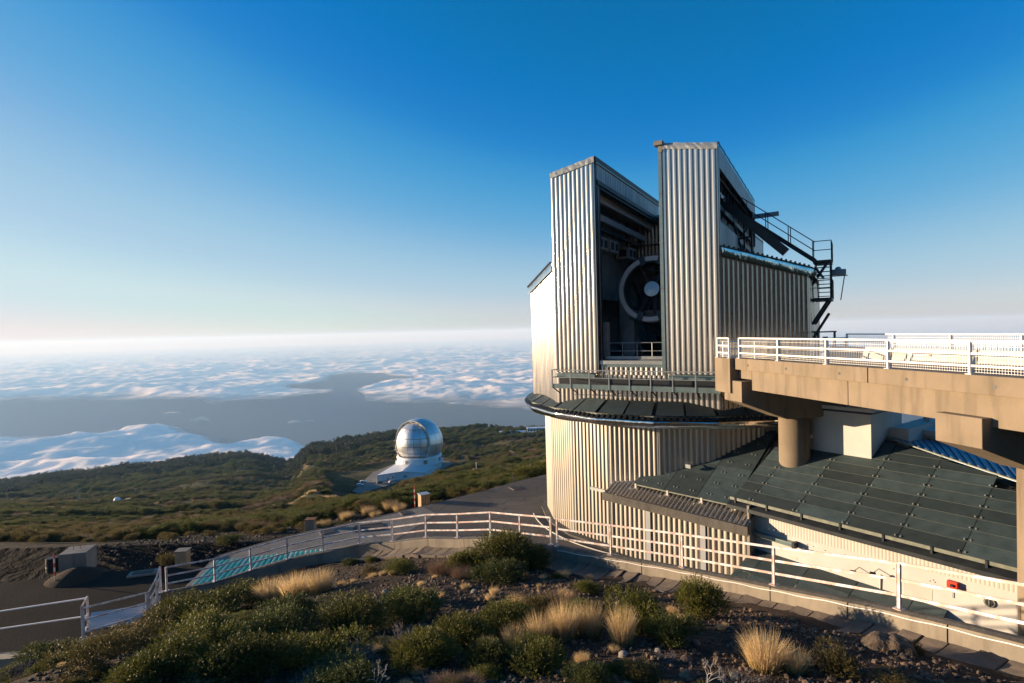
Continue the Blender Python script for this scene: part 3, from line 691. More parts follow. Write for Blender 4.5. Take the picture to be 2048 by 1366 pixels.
# the two slabs: (outer s, inner s)
TD = 12.0
def slab_tower(so, si, mir):
    lo, hi = min(so, si), max(so, si)
    zt = lambda s, t: (9.65 if abs(s - si) < 1e-6 else 9.15) - (0.4 if abs(s - si) < 1e-6 else 0.85) * max(0, t) / TD
    zs = 3.62
    # ribbed front in two lifts
    MB().sheet((lo, -0.2), (hi, -0.2), zt(lo, 0) if lo == so else 9.62, zt(hi, 0) if hi == so else 9.62, zs, 0.285, 0.022).build('front_sheet', 'clad', bld)
    MB().sheet((lo + 0.003, -0.194), (hi - 0.003, -0.194), zs + 0.02, zs + 0.02, -2.52, 0.285, 0.022).build('front_sheet', 'clad', bld)
    # returns and corner trims
    MB().box((lo, -0.19, -2.5), (lo + 0.06, 0.0, 9.05)).build('corner_trim', 'trim', bld)
    MB().box((hi - 0.06, -0.19, -2.5), (hi, 0.0, 9.05)).build('corner_trim', 'trim', bld)
    # crumpled cap flashing at the head
    mb = MB(); n = 16; vs = []
    for i in range(n + 1):
        s = lo - 0.03 + (hi - lo + 0.06) * i / n; z = zt(so, 0) + (zt(si, 0) - zt(so, 0)) * abs(s - so) / abs(si - so)
        for j, (t_, dz) in enumerate(((0.15, 0.05), (-0.25, 0.04), (-0.275, -0.12), (-0.262, -0.30))):
            vs.append((s, t_ + (rnd.uniform(-0.012, 0.012) if j else 0), z + dz + rnd.uniform(-0.015, 0.015)))
    mb.add(vs, [(i * 4 + j, i * 4 + j + 1, (i + 1) * 4 + j + 1, (i + 1) * 4 + j) for i in range(n) for j in range(3)])
    mb.build('cap_flashing', 'trim', bld)
    # roof deck
    mb = MB(); P_ = [(lo, 0.0), (hi, 0.0), (hi, TD), (lo, TD)]
    zz = [zt(s, t_) for s, t_ in P_]
    mb.prism(P_, [z - 0.12 for z in zz], zz).build('slab_roof', 'dark_steel', bld)
    # back wall of the slab
    MB().sheet((hi, TD), (lo, TD), zt(hi, TD), zt(lo, TD), 5.3, 0.28, 0.04).build('rear_sheet', 'clad', bld)
    # inner edge: roof edge beams, fascia, door jambs
    sg = 1 if si > so else -1
    e0 = si; e1_ = si - sg * 0.14
    x0, x1 = min(e0, e1_), max(e0, e1_)
    def tb(name, m, t0, t1, za0, zb0, za1, zb1, out=0.0, dep=0.14):
        xa, xb = si + sg * out, si + sg * out - sg * dep
        xa, xb = min(xa, xb), max(xa, xb)
        MB().prism([(xa, t0), (xb, t0), (xb, t1), (xa, t1)], [za0, za0, za1, za1], [zb0, zb0, zb1, zb1]).build(name, m, bld)
    tb('roof_edge_beam', 'dark_steel', -0.1, TD, 9.42, 9.72, 9.02, 9.32, 0.06)
    tb('roof_edge_strip', 'trim', -0.05, TD, 9.34, 9.40, 8.94, 9.00, 0.10)
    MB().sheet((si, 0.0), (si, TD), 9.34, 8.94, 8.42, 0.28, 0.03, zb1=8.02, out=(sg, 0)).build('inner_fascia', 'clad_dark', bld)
    tb('track_beam', 'dark_steel', 0.1, TD, 8.20, 8.44, 7.80, 8.04, 0.08, 0.25)
    tb('track_beam', 'black', 0.1, TD, 8.02, 8.16, 7.62, 7.76, 0.02, 0.25)
    tb('jamb', 'dark_steel', -0.12, 0.10, -2.5, 9.3, -2.5, 9.3, 0.03, 0.22)
    tb('jamb', 'black', 0.10, 0.26, -2.5, 8.4, -2.5, 8.4, 0.0, 0.16)
    tb('jamb', 'trim', 0.26, 0.36, -2.5, 8.3, -2.5, 8.3, 0.02, 0.12)
    tb('jamb', 'dark_steel', 0.36, 0.62, -2.5, 8.2, -2.5, 8.2, 0.0, 0.12)
    # outer side
    s0 = so
    og = -sg
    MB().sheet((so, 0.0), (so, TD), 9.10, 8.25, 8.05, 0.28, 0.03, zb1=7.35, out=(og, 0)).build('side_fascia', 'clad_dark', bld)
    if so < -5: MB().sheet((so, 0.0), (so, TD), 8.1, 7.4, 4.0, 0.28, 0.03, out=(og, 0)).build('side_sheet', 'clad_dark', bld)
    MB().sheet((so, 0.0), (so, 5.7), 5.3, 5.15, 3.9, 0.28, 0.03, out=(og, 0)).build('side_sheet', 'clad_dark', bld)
    MB().prism([(so - 0.02, -0.02), (so + 0.10 * og * 0 + 0.02, -0.02), (so + 0.02, 0.22), (so - 0.02, 0.22)], -2.4, 9.1).build('corner_trim', 'trim', bld)
    # top handrail spikes / bird wire along the outer roof edge
    mb = MB()
    for i in range(9):
        t_ = 0.5 + i * 1.3; z = zt(so, t_); mb.tube((so, t_, z - 0.02), (so, t_, z + 0.32), 0.012, n=4)
    mb.tube((so, 0.0, zt(so, 0) + 0.14), (so, TD, zt(so, TD) + 0.14), 0.03, n=5)
    mb.build('lightning_rail', 'dark_steel', bld)
M['clad_dark'] = clad('shade_tinted_cladding', (0.34, 0.37, 0.40), (0.24, 0.27, 0.30), 0.45, 0.6)  # same cladding with cool shade put into its base colour
slab_tower(-9.4, -6.65, 1)
slab_tower(0.0, -2.8, -1)
# small hoist bracket on the inner head of the right slab
hb = MB().box((-3.15, -0.42, 9.55), (-2.7, 0.0, 9.78)); hb.box((-2.95, -0.28, 9.2), (-2.75, -0.1, 9.55)); hb.build('hoist_bracket', 'stone_grey', bld, bevel=0.01)
# edge channel of the right slab seen in the slit: pale blue-grey strip
MB().box((-2.98, -0.26, -2.5), (-2.80, -0.20, 9.35)).build('edge_channel', 'teal_trim', bld)
for z in (-0.6, 2.0, 4.4, 7.0): MB().box((-2.985, -0.265, z), (-2.795, -0.195, z + 0.025)).build('channel_joint', 'rust', bld)

# inner linings of the slabs: outer faces seen through the open slit
for so, si in ((-9.4, -6.65), (0.0, -2.8)):
    g = 1 if so < si else -1
    if so < -5: MB().quad((so + g * 0.12, 0.4, 2.0), (so + g * 0.12, TD, 2.0), (so + g * 0.12, TD, 8.1), (so + g * 0.12, 0.4, 8.9)).build('inner_lining', 'inner', bld)
    MB().quad((so + g * 0.12, TD, 2.0), (so + g * 0.12, 16.6, 2.0), (so + g * 0.12, 16.6, 6.3), (so + g * 0.12, TD, 6.3)).build('inner_lining', 'inner', bld)
    lo, hi = min(so, si), max(so, si)
    for (dz, dx, m, hh) in ((8.0, 0.55, 'inner_beam', 0.42), (7.15, 1.05, 'inner_beam', 0.38), (6.55, 1.35, 'dark_steel', 0.22)):
        x = si - g * dx
        MB().prism([(x - 0.10, 0.5), (x + 0.10, 0.5), (x + 0.10, TD - 0.2), (x - 0.10, TD - 0.2)], [dz - hh, dz - hh, dz - hh - 0.35, dz - hh - 0.35], [dz, dz, dz - 0.35, dz - 0.35]).build('inner_beam', m, bld)
    MB().quad((lo + .1, 0.3, 8.45), (hi - .2, 0.3, 8.45), (hi - .2, TD, 8.05), (lo + .1, TD, 8.05)).build('slab_ceiling', 'inner_beam', bld)
# rear inner wall across the slab zone and upper bulkheads
MB().quad((-9.3, 16.6, -2.0), (-0.1, 16.6, -2.0), (-0.1, 16.6, 6.4), (-9.3, 16.6, 6.4)).build('inner_wall', 'inner', bld)
MB().quad((-6.7, 11.8, 6.3), (-2.7, 11.8, 6.3), (-2.7, 11.8, 8.3), (-6.7, 11.8, 8.3), 0.1).build('rear_bulkhead', 'dark_steel', bld)
MB().quad((-9.3, 11.9, 6.2), (-0.1, 11.9, 6.2), (-0.1, 16.8, 6.2), (-9.3, 16.8, 6.2), 0.1).build('rear_roof', 'dark_steel', bld)
# horizontal lining joints on the far inner walls
for z in (-0.6, 0.5, 1.6, 2.7):
    MB().bar((-12.88, 4.0, z), (-12.88, 13.0, z), 0.03, 0.035).build('lining_joint', 'trim', bld)
    MB().bar((-12.7, 13.35, z), (-9.4, 16.55, z), 0.03, 0.035).build('lining_joint', 'trim', bld)
    MB().bar((-9.3, 16.55, z), (-0.2, 16.55, z), 0.03, 0.035).build('lining_joint', 'trim', bld)
for s in (-8.2, -6.0, -3.8): MB().box((s - .12, 16.3, -1.9), (s + .12, 16.5, 6.1)).build('inner_column', 'dark_steel', bld)
for (s, t_) in ((-12.6, 6.5), (-12.6, 9.5), (-10.8, 14.8)): MB().box((s - .1, t_ - .1, -1.9), (s + .1, t_ + .1, 2.9)).build('inner_column', 'dark_steel', bld)
# floor, sill, apron below the slit
MB().prism([(x, y) for x, y in [(-0.3, 0.45), (3.4, 3.9), (3.4, 13.0), (-0.2, 16.5), (-9.2, 16.5), (-12.8, 13.0), (-12.8, 3.9), (-9.1, 0.45)]], -2.0, -1.78).build('observing_floor', 'floor_in', bld)
MB().box((-6.6, -0.12, -2.04), (-2.85, 0.45, -1.84)).build('sill', 'trim', bld)
MB().box((-6.55, -0.06, -2.2), (-2.9, 0.0, -2.05)).build('sill_apron', 'teal_trim', bld)
MB().sheet((-6.6, -0.02), (-2.85, -0.02), -2.2, -2.2, -2.62, 0.28, 0.04).build('sill_sheet', 'clad', bld)
# opening guard rail
gr = MB()
for i in range(5):
    s = -6.3 + i * 0.85; gr.tube((s, 0.5, -1.8), (s, 0.5, -0.86), 0.022, n=6)
for z in (-0.86, -1.32): gr.tube((-6.5, 0.5, z), (-2.8, 0.5, z), 0.02, n=6)
gr.box((-6.5, 0.48, -1.78), (-2.8, 0.5, -1.62)); gr.build('guard_rail', 'grey_rail', bld)

# ventilation duct with elbow, air units, cabinets inside
dct = MB().box((-8.55, 1.0, 2.4), (-7.85, 1.7, 6.6)); dct.build('vertical_duct', 'duct', bld) if False else None
M['duct'] = mat('duct_sheet_metal', (0.26, 0.25, 0.24), (0.18, 0.18, 0.18), 2, 0.4, 0.7)
d_ = MB().box((-8.3, 1.5, 2.6), (-7.7, 2.2, 6.5))
for i in range(6):
    a0, a1 = i * PI / 12, (i + 1) * PI / 12
    r0_, r1_ = 0.1, 0.8
    c = (-8.4, 2.6)
    pts = [(c[0] + r * math.cos(a), c[1] - r * math.sin(a)) for r, a in ((r0_, a0), (r1_, a0), (r1_, a1), (r0_, a1))]
    d_.add([(x, 1.5, z) for x, z in pts] + [(x, 2.2, z) for x, z in pts], [(0, 1, 2, 3), (7, 6, 5, 4), (0, 4, 5, 1), (1, 5, 6, 2), (2, 6, 7, 3), (3, 7, 4, 0)])
d_.build('air_duct', 'duct', bld)
for (s, t_, z) in ((-8.6, 4.6, 5.1), (-8.6, 6.6, 5.1), (-8.6, 10.2, 5.0)):
    u_ = MB().box((s - 0.5, t_ - 0.8, z), (s + 0.5, t_ + 0.8, z + 0.8)).build('air_unit', 'inner_beam', bld, bevel=0.02)
    for k in (-0.4, 0.4):
        MB().box((s + 0.49, t_ + k - 0.27, z + 0.15), (s + 0.515, t_ + k + 0.27, z + 0.65)).build('grille', 'black', u_)
        MB().box((s - 0.3, t_ - 0.83, z + 0.15), (s + 0.3, t_ - 0.79, z + 0.65)).build('grille', 'black', u_) if k < 0 else None
cab = MB().box((-7.6, 1.8, -1.78), (-6.9, 2.3, 0.35)).build('control_cabinet', 'inner_beam', bld, bevel=0.02)
MB().box((-7.2, 1.78, -0.45), (-7.1, 1.8, -0.2)).build('indicator', 'green_light', cab)
MB().box((-6.6, 3.8, -1.78), (-5.9, 4.4, 0.45)).build('control_cabinet', 'inner', bld, bevel=0.02)

# balcony below the slit
bal = MB().box((-9.1, -1.2, -3.30), (0.15, -0.28, -3.26)); bal.build('balcony_deck', 'dark_steel', bld)
MB().box((-9.1, -1.23, -3.36), (0.15, -1.2, -3.10)).build('balcony_toe_board', 'teal_trim', bld)
MB().box((-9.1, -0.30, -3.30), (0.15, -0.27, -2.84)).build('balcony_back_panel', 'dark_steel', bld)
for i in range(9):
    s = -9.08 + i * 1.151
    MB().box((s - 0.03, -1.26, -3.36), (s + 0.03, -1.2, -2.32)).build('balcony_post', 'grey_rail', bld)
    MB().bar((s, -1.2, -3.3), (s, -0.25, -3.75), 0.05).build('balcony_bracket', 'dark_steel', bld)
for z, w in ((-2.32, 0.05), (-2.74, 0.035)):
    MB().bar((-9.1, -1.23, z), (0.17, -1.23, z), w).build('balcony_rail', 'grey_rail', bld)
    for s in (-9.09, 0.15): MB().bar((s, -1.23, z), (s, -0.3, z), w).build('balcony_rail', 'grey_rail', bld)
for lo, hi in ((-9.2, -6.8), (-2.6, -0.1)):
    MB().box((lo, -0.42, -2.82), (hi, -0.27, -2.56)).build('bottom_channel', 'teal_trim', bld)

# skirt roof ring over the drum: grating panels over ribs, gutter, mirror flashing
def rp(r, a, z): return (CS + r * math.sin(a), CT - r * math.cos(a), z)
NS = 20
for k in range(NS):
    a0 = math.radians(-9 + 18 * k); a1 = a0 + math.radians(18); am = (a0 + a1) / 2
    front = math.cos(a0 + 0.15) > -0.35
    # ribbed under-roof
    mb = MB(); nr = 10
    for i in range(nr):
        f0, f1 = i / nr, (i + 0.55) / nr
        mb.quad(rp(9.0, a0 + (a1 - a0) * f0, -4.16), rp(9.0, a0 + (a1 - a0) * f1, -4.16), rp(10.25, a0 + (a1 - a0) * f1, -4.80), rp(10.25, a0 + (a1 - a0) * f0, -4.80), 0.05)
    mb.quad(rp(8.4, a0, -4.00), rp(8.4, a1, -4.00), rp(10.23, a1, -4.86), rp(10.23, a0, -4.86), 0.04)
    mb.build('skirt_roof', 'dark_steel', bld)
    for j, (b0, b1) in enumerate(((a0 + 0.01, am - 0.006), (am + 0.006, a1 - 0.01))):
        mb = MB().quad(rp(8.9, b0, -4.02), rp(8.9, b1, -4.02), rp(10.1, b1, -4.60), rp(10.1, b0, -4.60), 0.04); mb.build('skirt_grating', 'mesh', bld)
    MB().bar(rp(10.08, a0, -4.64), rp(10.08, a1, -4.64), 0.05, 0.09).build('skirt_rail', 'mesh_edge', bld) if 'mesh_edge' in M else None
    # wavy polished flashing
    vs = []; seg = 6
    for i in range(seg + 1):
        f = i / seg; a = a0 + (a1 - a0) * f
        chord = math.cos(math.radians(9)) / math.cos(a - am)
        for j, (r, z) in enumerate(((10.16, -4.86), (10.22, -4.98), (10.14, -5.12), (10.0, -5.26))):
            vs.append(rp(r * chord + rnd.uniform(-0.018, 0.018) * (j % 3 > 0), a, z + 0.012 * math.sin(i + j)))
    mb = MB().add(vs, [(i * 4 + j, i * 4 + j + 1, (i + 1) * 4 + j + 1, (i + 1) * 4 + j) for i in range(seg) for j in range(3)])
    mb.build('ring_flashing', 'flash', bld, smooth=True)
    MB().quad(rp(8.7, a0, -5.25), rp(8.7, a1, -5.25), rp(10.02, a1, -5.25), rp(10.02, a0, -5.25)).build('soffit', 'trim', bld)
    # drum facet
    p = rp(8.85, a0, 0); q = rp(8.85, a1, 0)
    MB().sheet(p[:2], q[:2], -5.2, -5.2, -8.75, 0.28, 0.05).build('drum_sheet', 'clad_pale', bld)
    p2_ = rp(8.843, a0, 0); q2_ = rp(8.843, a1, 0)
    MB().sheet(p2_[:2], q2_[:2], -8.70, -8.70, BG + 0.12, 0.28, 0.05).build('drum_sheet', 'clad_pale', bld)
    if front:
        MB().box((-0.03, -0.03, BG), (0.03, 0.03, -5.2)).build('drum_corner_trim', 'trim', bld).location = (p[0], p[1], 0)
        g_ = [rp(9.2, a, BG + 0.15) for a in (a0, a1)]
        MB().prism([rp(9.3, a0, 0)[:2], rp(9.3, a1, 0)[:2], rp(8.6, a1, 0)[:2], rp(8.6, a0, 0)[:2]], BG, BG + 0.10).build('drum_footing', 'kerb_moss', bld)
for o in list(bpy.data.objects):
    if o.name.startswith('drum_corner_trim'): o.location.z = 0
# ------------------------------------------------------------------ outside stairs on the right of the building
st = bld
def beam2(name, p, q, w, h, m='dark_steel'): return MB().bar(p, q, w, h).build(name, m, bld)
# long stair rising over the side roof to the slab
A_, B_ = Vector((-0.1, 7.0, 6.75)), Vector((3.9, 7.0, 3.55))
for t_ in (6.75, 7.35):
    beam2('stair_stringer', (A_.x, t_, A_.z), (B_.x, t_, B_.z), 0.06, 0.22)
for i in range(17):
    f = (i + 0.5) / 17; p = A_.lerp(B_, f)
    MB().box((p.x - 0.12, 6.77, p.z - 0.02), (p.x + 0.12, 7.33, p.z + 0.02)).build('stair_tread', 'dark_steel', bld)
for i, f in enumerate((0.10, 0.36, 0.37 + 0.02, 0.66, 0.69, 0.985)):
    p = A_.lerp(B_, f); MB().tube((p.x, 6.68, p.z), (p.x, 6.68, p.z + 1.05), 0.028, n=6).build('stair_post', 'dark_steel', bld)
for dz in (1.05, 0.55):
    MB().tube((A_.x - 0.4, 6.68, A_.z + dz + 0.30), (B_.x, 6.68, B_.z + dz), 0.03, n=6).build('stair_handrail', 'dark_steel', bld)
# shutter rail beam, nearer and lower, with its gantry
beam2('shutter_beam', (-0.5, 3.1, 6.95), (2.75, 3.1, 3.75), 0.22, 0.46)
for (s, z0, z1) in ((0.75, 3.9, 5.8), (0.35, 3.9, 6.2)): beam2('gantry_post', (s, 5.3, z0), (s, 5.3, z1), 0.10, 0.10)
beam2('gantry_brace', (-0.3, 5.3, 6.2), (0.3, 5.3, 3.95), 0.12, 0.12)
beam2('gantry_brace', (0.0, 5.3, 5.0), (0.75, 5.3, 5.1), 0.10, 0.10)
beam2('gantry_brace', (0.1, 5.3, 5.05), (0.75, 5.3, 5.8), 0.04, 0.04)
# structure visible inside the open side of the right slab
for t_ in (1.2, 3.0, 4.8, 6.6, 8.4, 10.2):
    beam2('truss_post', (-0.45, t_, 4.6 if t_ < 5.5 else 6.2), (-0.45, t_, 8.3), 0.08, 0.08)
    beam2('truss_brace', (-0.45, t_, 6.5), (-0.45, t_ + 1.6, 8.2), 0.05, 0.05)
for z0, w, m in ((7.95, 0.2, 'dark_steel'), (7.2, 0.10, 'grey_rail'), (6.35, 0.24, 'dark_steel'), (5.55, 0.30, 'dark_steel')):
    beam2('truss_chord', (-0.35, 0.3, z0), (-0.35, 11.6, z0 - 0.55), w, w, m)
for i in range(6):
    MB().box((-0.30, 1.0 + i * 0.95, 6.92 - i * .05), (-0.24, 1.5 + i * 0.95, 7.04 - i * .05)).build('lamp_strip', 'tube_white', bld)
MB().prism([(-0.95, 0.3), (-0.9, 0.3), (-0.9, 11.7), (-0.95, 11.7)], [5.2, 5.2, 5.6, 5.6], [8.5, 8.5, 8.0, 8.0]).build('slab_back_panel', 'black', bld)
# cantilever arm sticking out to the right
beam2('hoist_arm', (0.2, 9.6, 6.95), (1.75, 9.6, 6.98), 0.25, 0.26, 'trim')
# upper platform, ladder stair and lower platform
def platform(name, s0, s1, t0, t1, z, sides):
    pl = MB().box((s0, t0, z - 0.14), (s1, t1, z)).build(name, 'dark_steel', bld)
    for (a, b) in sides:
        a = Vector((a[0], a[1], z)); b = Vector((b[0], b[1], z)); n = max(1, round((b - a).length / 0.8))
        for i in range(n + 1):
            p = a.lerp(b, i / n); MB().tube(p, p + Vector((0, 0, 1.05)), 0.024, n=6).build('platform_post', 'dark_steel', pl)
        for dz in (0.55, 1.05): MB().tube(a + Vector((0, 0, dz)), b + Vector((0, 0, dz)), 0.024, n=6).build('platform_rail', 'dark_steel', pl)
    return pl
platform('upper_platform', 3.85, 4.75, 5.6, 7.6, 3.45, (((4.75, 5.6), (4.75, 7.6)), ((3.85, 5.6), (4.75, 5.6))))
platform('lower_platform', 3.85, 4.75, 5.2, 8.0, 1.35, (((4.75, 5.2), (4.75, 8.0)), ((3.85, 5.2), (4.75, 5.2))))
for s in (4.0, 4.68):
    beam2('ladder_stringer', (s, 5.7, 3.4), (s, 7.6, 1.4), 0.05, 0.16)
for i in range(9):
    f = (i + 0.5) / 9; MB().box((4.02, 5.7 + 1.9 * f - .1, 3.4 - 2.0 * f - .02), (4.66, 5.7 + 1.9 * f + .1, 3.4 - 2.0 * f + .02)).build('ladder_tread', 'dark_steel', bld)
beam2('platform_column', (4.72, 5.65, 1.3), (4.72, 5.65, 3.4), 0.12, 0.12)
for z0, z1, t_ in ((2.1, 3.35, 5.7), (-0.1, 1.25, 5.4), (-0.9, 0.5, 5.9), (-0.1, 1.25, 7.8)):
    beam2('platform_strut', (3.78, t_, z0), (4.6, t_, z1), 0.14, 0.14)
cam_box = thing('sky_camera', 'small grey box with a clear dome on a bracket outside the stair platform', 'camera', (0, 0, 0))
cm_ = Matrix.Translation((10.65, 29.0, 0)) @ Matrix.Rotation(RZ, 4, 'Z')
pc = cm_ @ Vector((5.05, 6.4, 2.62))
cam_box.location = pc; cam_box.rotation_euler = (0, 0, RZ); ZOFF[cam_box.name] = 0
MB().box((-0.38, -0.3, 0), (0.38, 0.3, 0.3)).build('housing', 'grey_rail', cam_box, bevel=0.02)
MB().lathe([(0.17 * math.cos(a), 0.3 + 0.17 * math.sin(a)) for a in np.linspace(0, PI / 2, 6)], 14).build('dome', 'mirror', cam_box, smooth=True)
MB().bar((0.3, 0, -0.05), (0.1, 0, -1.4), 0.05).bar((-0.38, 0, -0.05), (0.45, 0, -0.05), 0.05).build('bracket', 'dark_steel', cam_box)

# ------------------------------------------------------------------ the telescope inside
tel = thing('telescope', 'open-frame telescope with a pale top ring seen through the slit', 'telescope', (10.65, 29.0, -1.78), RZ)
tz = -1.78
base_c = Vector((CS, CT, 1.4))
ring_w = Vector((8.42, 34.0, 2.2)); rel = cm_.inverted() @ ring_w
ring_c = Vector((rel.x, rel.y, 2.25))
ax = (ring_c - base_c).normalized()
u1 = ax.cross(Vector((0, 0, 1))).normalized(); u2 = u1.cross(ax).normalized()
def rpt(c, r, a, d): return c + u1 * (r * math.cos(a)) + u2 * (r * math.sin(a)) + ax * d
mb = MB(); n = 56; prof = [(1.98, -0.30), (2.0, 0.18), (1.95, 0.22), (1.72, 0.22), (1.70, 0.16), (1.70, -0.30)]
vs = [rpt(ring_c, r, 2 * PI * i / n, d) for i in range(n) for r, d in prof]; k = len(prof)
mb.add(vs, [(i * k + j, ((i + 1) % n) * k + j, ((i + 1) % n) * k + (j + 1) % k, i * k + (j + 1) % k) for i in range(n) for j in range(k)])
ring = mb.build('top_ring', 'tube_white', tel, smooth=False)
mb = MB(); n = 56; prof = [(1.705, -0.9), (1.705, 0.17), (1.62, 0.17), (1.62, -0.9)]
vs = [rpt(ring_c, r, 2 * PI * i / n, d) for i in range(n) for r, d in prof]; k = len(prof)
mb.add(vs, [(i * k + j, ((i + 1) % n) * k + j, ((i + 1) % n) * k + (j + 1) % k, i * k + (j + 1) % k) for i in range(n) for j in range(k)])
mb.build('ring_liner', 'tube_dark', tel)
# clamps on the ring
for a in (math.radians(72), math.radians(108), math.radians(250), math.radians(290)):
    MB().bar(rpt(ring_c, 1.5, a, 0.1), rpt(ring_c, 2.0, a, 0.1), 0.32, 0.5, up=ax).build('ring_clamp', 'tube_dark', tel)
# secondary unit and its vanes
sec = MB().tube(rpt(ring_c, 0, 0, -0.9), rpt(ring_c, 0, 0, 0.06), 0.42, 0.46, 24).build('secondary_housing', 'tube_dark', tel)
mb = MB(); n = 28; vs = [rpt(ring_c, 0, 0, 0.12)] + [rpt(ring_c, 0.45, 2 * PI * i / n, 0.08) for i in range(n)]
mb.add(vs, [(0, 1 + i, 1 + (i + 1) % n) for i in range(n)]).build('secondary_mirror_cover', 'mirror', sec)
for a in (math.radians(62), math.radians(118), math.radians(242), math.radians(298)):
    MB().bar(rpt(ring_c, 0.3, a, -0.3), rpt(ring_c, 1.6, a, -0.05), 0.05, 0.20, up=ax).build('spider_vane', 'tube_dark', tel)
# serrurier struts back to the centre section
for a in range(4):
    aa = PI / 4 + a * PI / 2
    for sgn in (-1, 1):
        MB().tube(rpt(ring_c, 1.8, aa + sgn * 0.15, -0.3), rpt(base_c, 2.1, aa + sgn * 0.75, 0.5), 0.09, n=8).build('truss_strut', 'tube_dark', tel)
mb = MB()
for i in range(8):
    a0 = 2 * PI * i / 8; a1 = 2 * PI * (i + 1) / 8
    mb.bar(rpt(base_c, 2.2, a0, 0.1), rpt(base_c, 2.2, a1, 0.1), 0.5, 0.9, up=ax)
mb.build('centre_section', 'tube_dark', tel)
MB().tube(rpt(base_c, 0, 0, -1.6), rpt(base_c, 0, 0, -1.0), 1.9, 1.9, 28).build('primary_cell', 'tube_dark', tel)
# dark cross frame in front, lower half
for a0, a1 in ((250, 290), (262, 262)):
    MB().bar(rpt(ring_c, 1.5, math.radians(a0), -0.1), rpt(ring_c, 1.5, math.radians(a1), -0.1) if a0 != a1 else rpt(ring_c, 0.3, math.radians(a0), -0.3), 0.22, 0.3).build('lower_frame', 'tube_dark', tel)
for sgn in (-1, 1):
    MB().bar(rpt(ring_c, 0.1, 0, -0.5) + u1 * (0.2 * sgn), rpt(ring_c, 1.55, math.radians(270 + 22 * sgn), 0.0), 0.26, 0.34).build('lower_frame', 'tube_dark', tel)
    MB().prism([(CS - 0.3 + 2.7 * sgn - 0.35, CT - 1.4), (CS - 0.3 + 2.7 * sgn + 0.35, CT - 1.4), (CS - 0.3 + 2.7 * sgn + 0.35, CT + 1.4), (CS - 0.3 + 2.7 * sgn - 0.35, CT + 1.4)], -1.2, 1.8).build('fork_arm', 'inner_beam', tel)
    MB().tube((CS - 0.3 + 2.7 * sgn, CT, 0.2), (CS + 1.6 * sgn, CT - 1.9, -1.7), 0.12, n=8).build('fork_strut', 'inner_beam', tel)
MB().tube((CS, CT, -1.78), (CS, CT, -1.1), 2.4, 2.4, 32).build('azimuth_base', 'tube_dark', tel)

# ------------------------------------------------------------------ concrete access bridge
BR = math.atan2(0.214, -(-0.977))           # frame: x across the deck, y along it towards the building
BD = Vector((-0.214, 0.977, 0)).normalized(); BX = Vector((0.977, 0.214, 0)).normalized()
brz = math.atan2(BX.y, BX.x)
br = thing('access_bridge', 'long concrete bridge on round piers leading to the telescope building', 'bridge', (10.36, 26.5, BG), brz)
W_ = 7.4
def zc(y): return 0.0
MB().box((0.35, -30, -2.05), (W_ - 0.35, 1.3, -1.78)).build('deck', 'concrete', br)
def kerb_profile(x0, x1, name):
    for a, b in ((-30, -22.5), (-22.46, -15.0), (-14.96, -7.5), (-7.46, 0.02)):
        MB().box((x0, a, -2.08), (x1, b, -1.56)).build(name, 'concrete', br, bevel=0.015)
kerb_profile(0.0, 0.42, 'edge_beam'); kerb_profile(W_ - 0.42, W_, 'edge_beam')
# drain holes
for y in (-0.95, -3.45, -6.25, -8.95, -11.6):
    MB().tube((-0.004, y, -1.84), (0.02, y, -1.84), 0.055, n=16).build('drain_pipe', 'dark_steel', br)
for x0, x1 in ((0.22, 1.0), (W_ - 1.0, W_ - 0.22)):
    for a, b in ((-30, -12.62), (-12.58, -6.4), (-6.38, -0.9)):
        MB().box((x0, a, -2.98), (x1, b, -2.06)).build('main_beam', 'concrete', br, bevel=0.02)
    MB().box((x0, -0.9, -2.5), (x1, 0.05, -2.06)).build('beam_end', 'concrete', br)
MB().box((1.0, -30, -2.35), (W_ - 1.0, 0.2, -2.05)).build('deck_underside', 'concrete', br)
def pier(y0, zt_end, cx=3.12):
    p = MB()
    xs = [-0.12, 0.75, 2.25, 3.85, 6.2, 7.4]
    top = zt_end
    poly = [(-0.12, top), (-0.12, -3.55), (2.25, -4.45), (4.05, -4.45), (7.3, -3.45), (7.3, top)]
    vs = [(x, y0 - 0.68, z) for x, z in poly] + [(x, y0 + 0.68, z) for x, z in poly]; n = len(poly)
    p.add(vs, [tuple(range(n)), tuple(range(2 * n - 1, n - 1, -1))] + [(i, n + i, n + (i + 1) % n, (i + 1) % n) for i in range(n)])
    o = p.build('pier_cap', 'concrete', br, bevel=0.02)
    MB().tube((cx, y0, BG), (cx, y0, -4.42), 0.68, n=40).build('pier_column', 'concrete', br, smooth=False)
    return o
pier(0.05, -2.6); pier(-10.67, -2.72)
for o in br.children:
    if o.name.startswith('pier_column'):
        for p in o.data.polygons: p.use_smooth = len(p.vertices) == 4
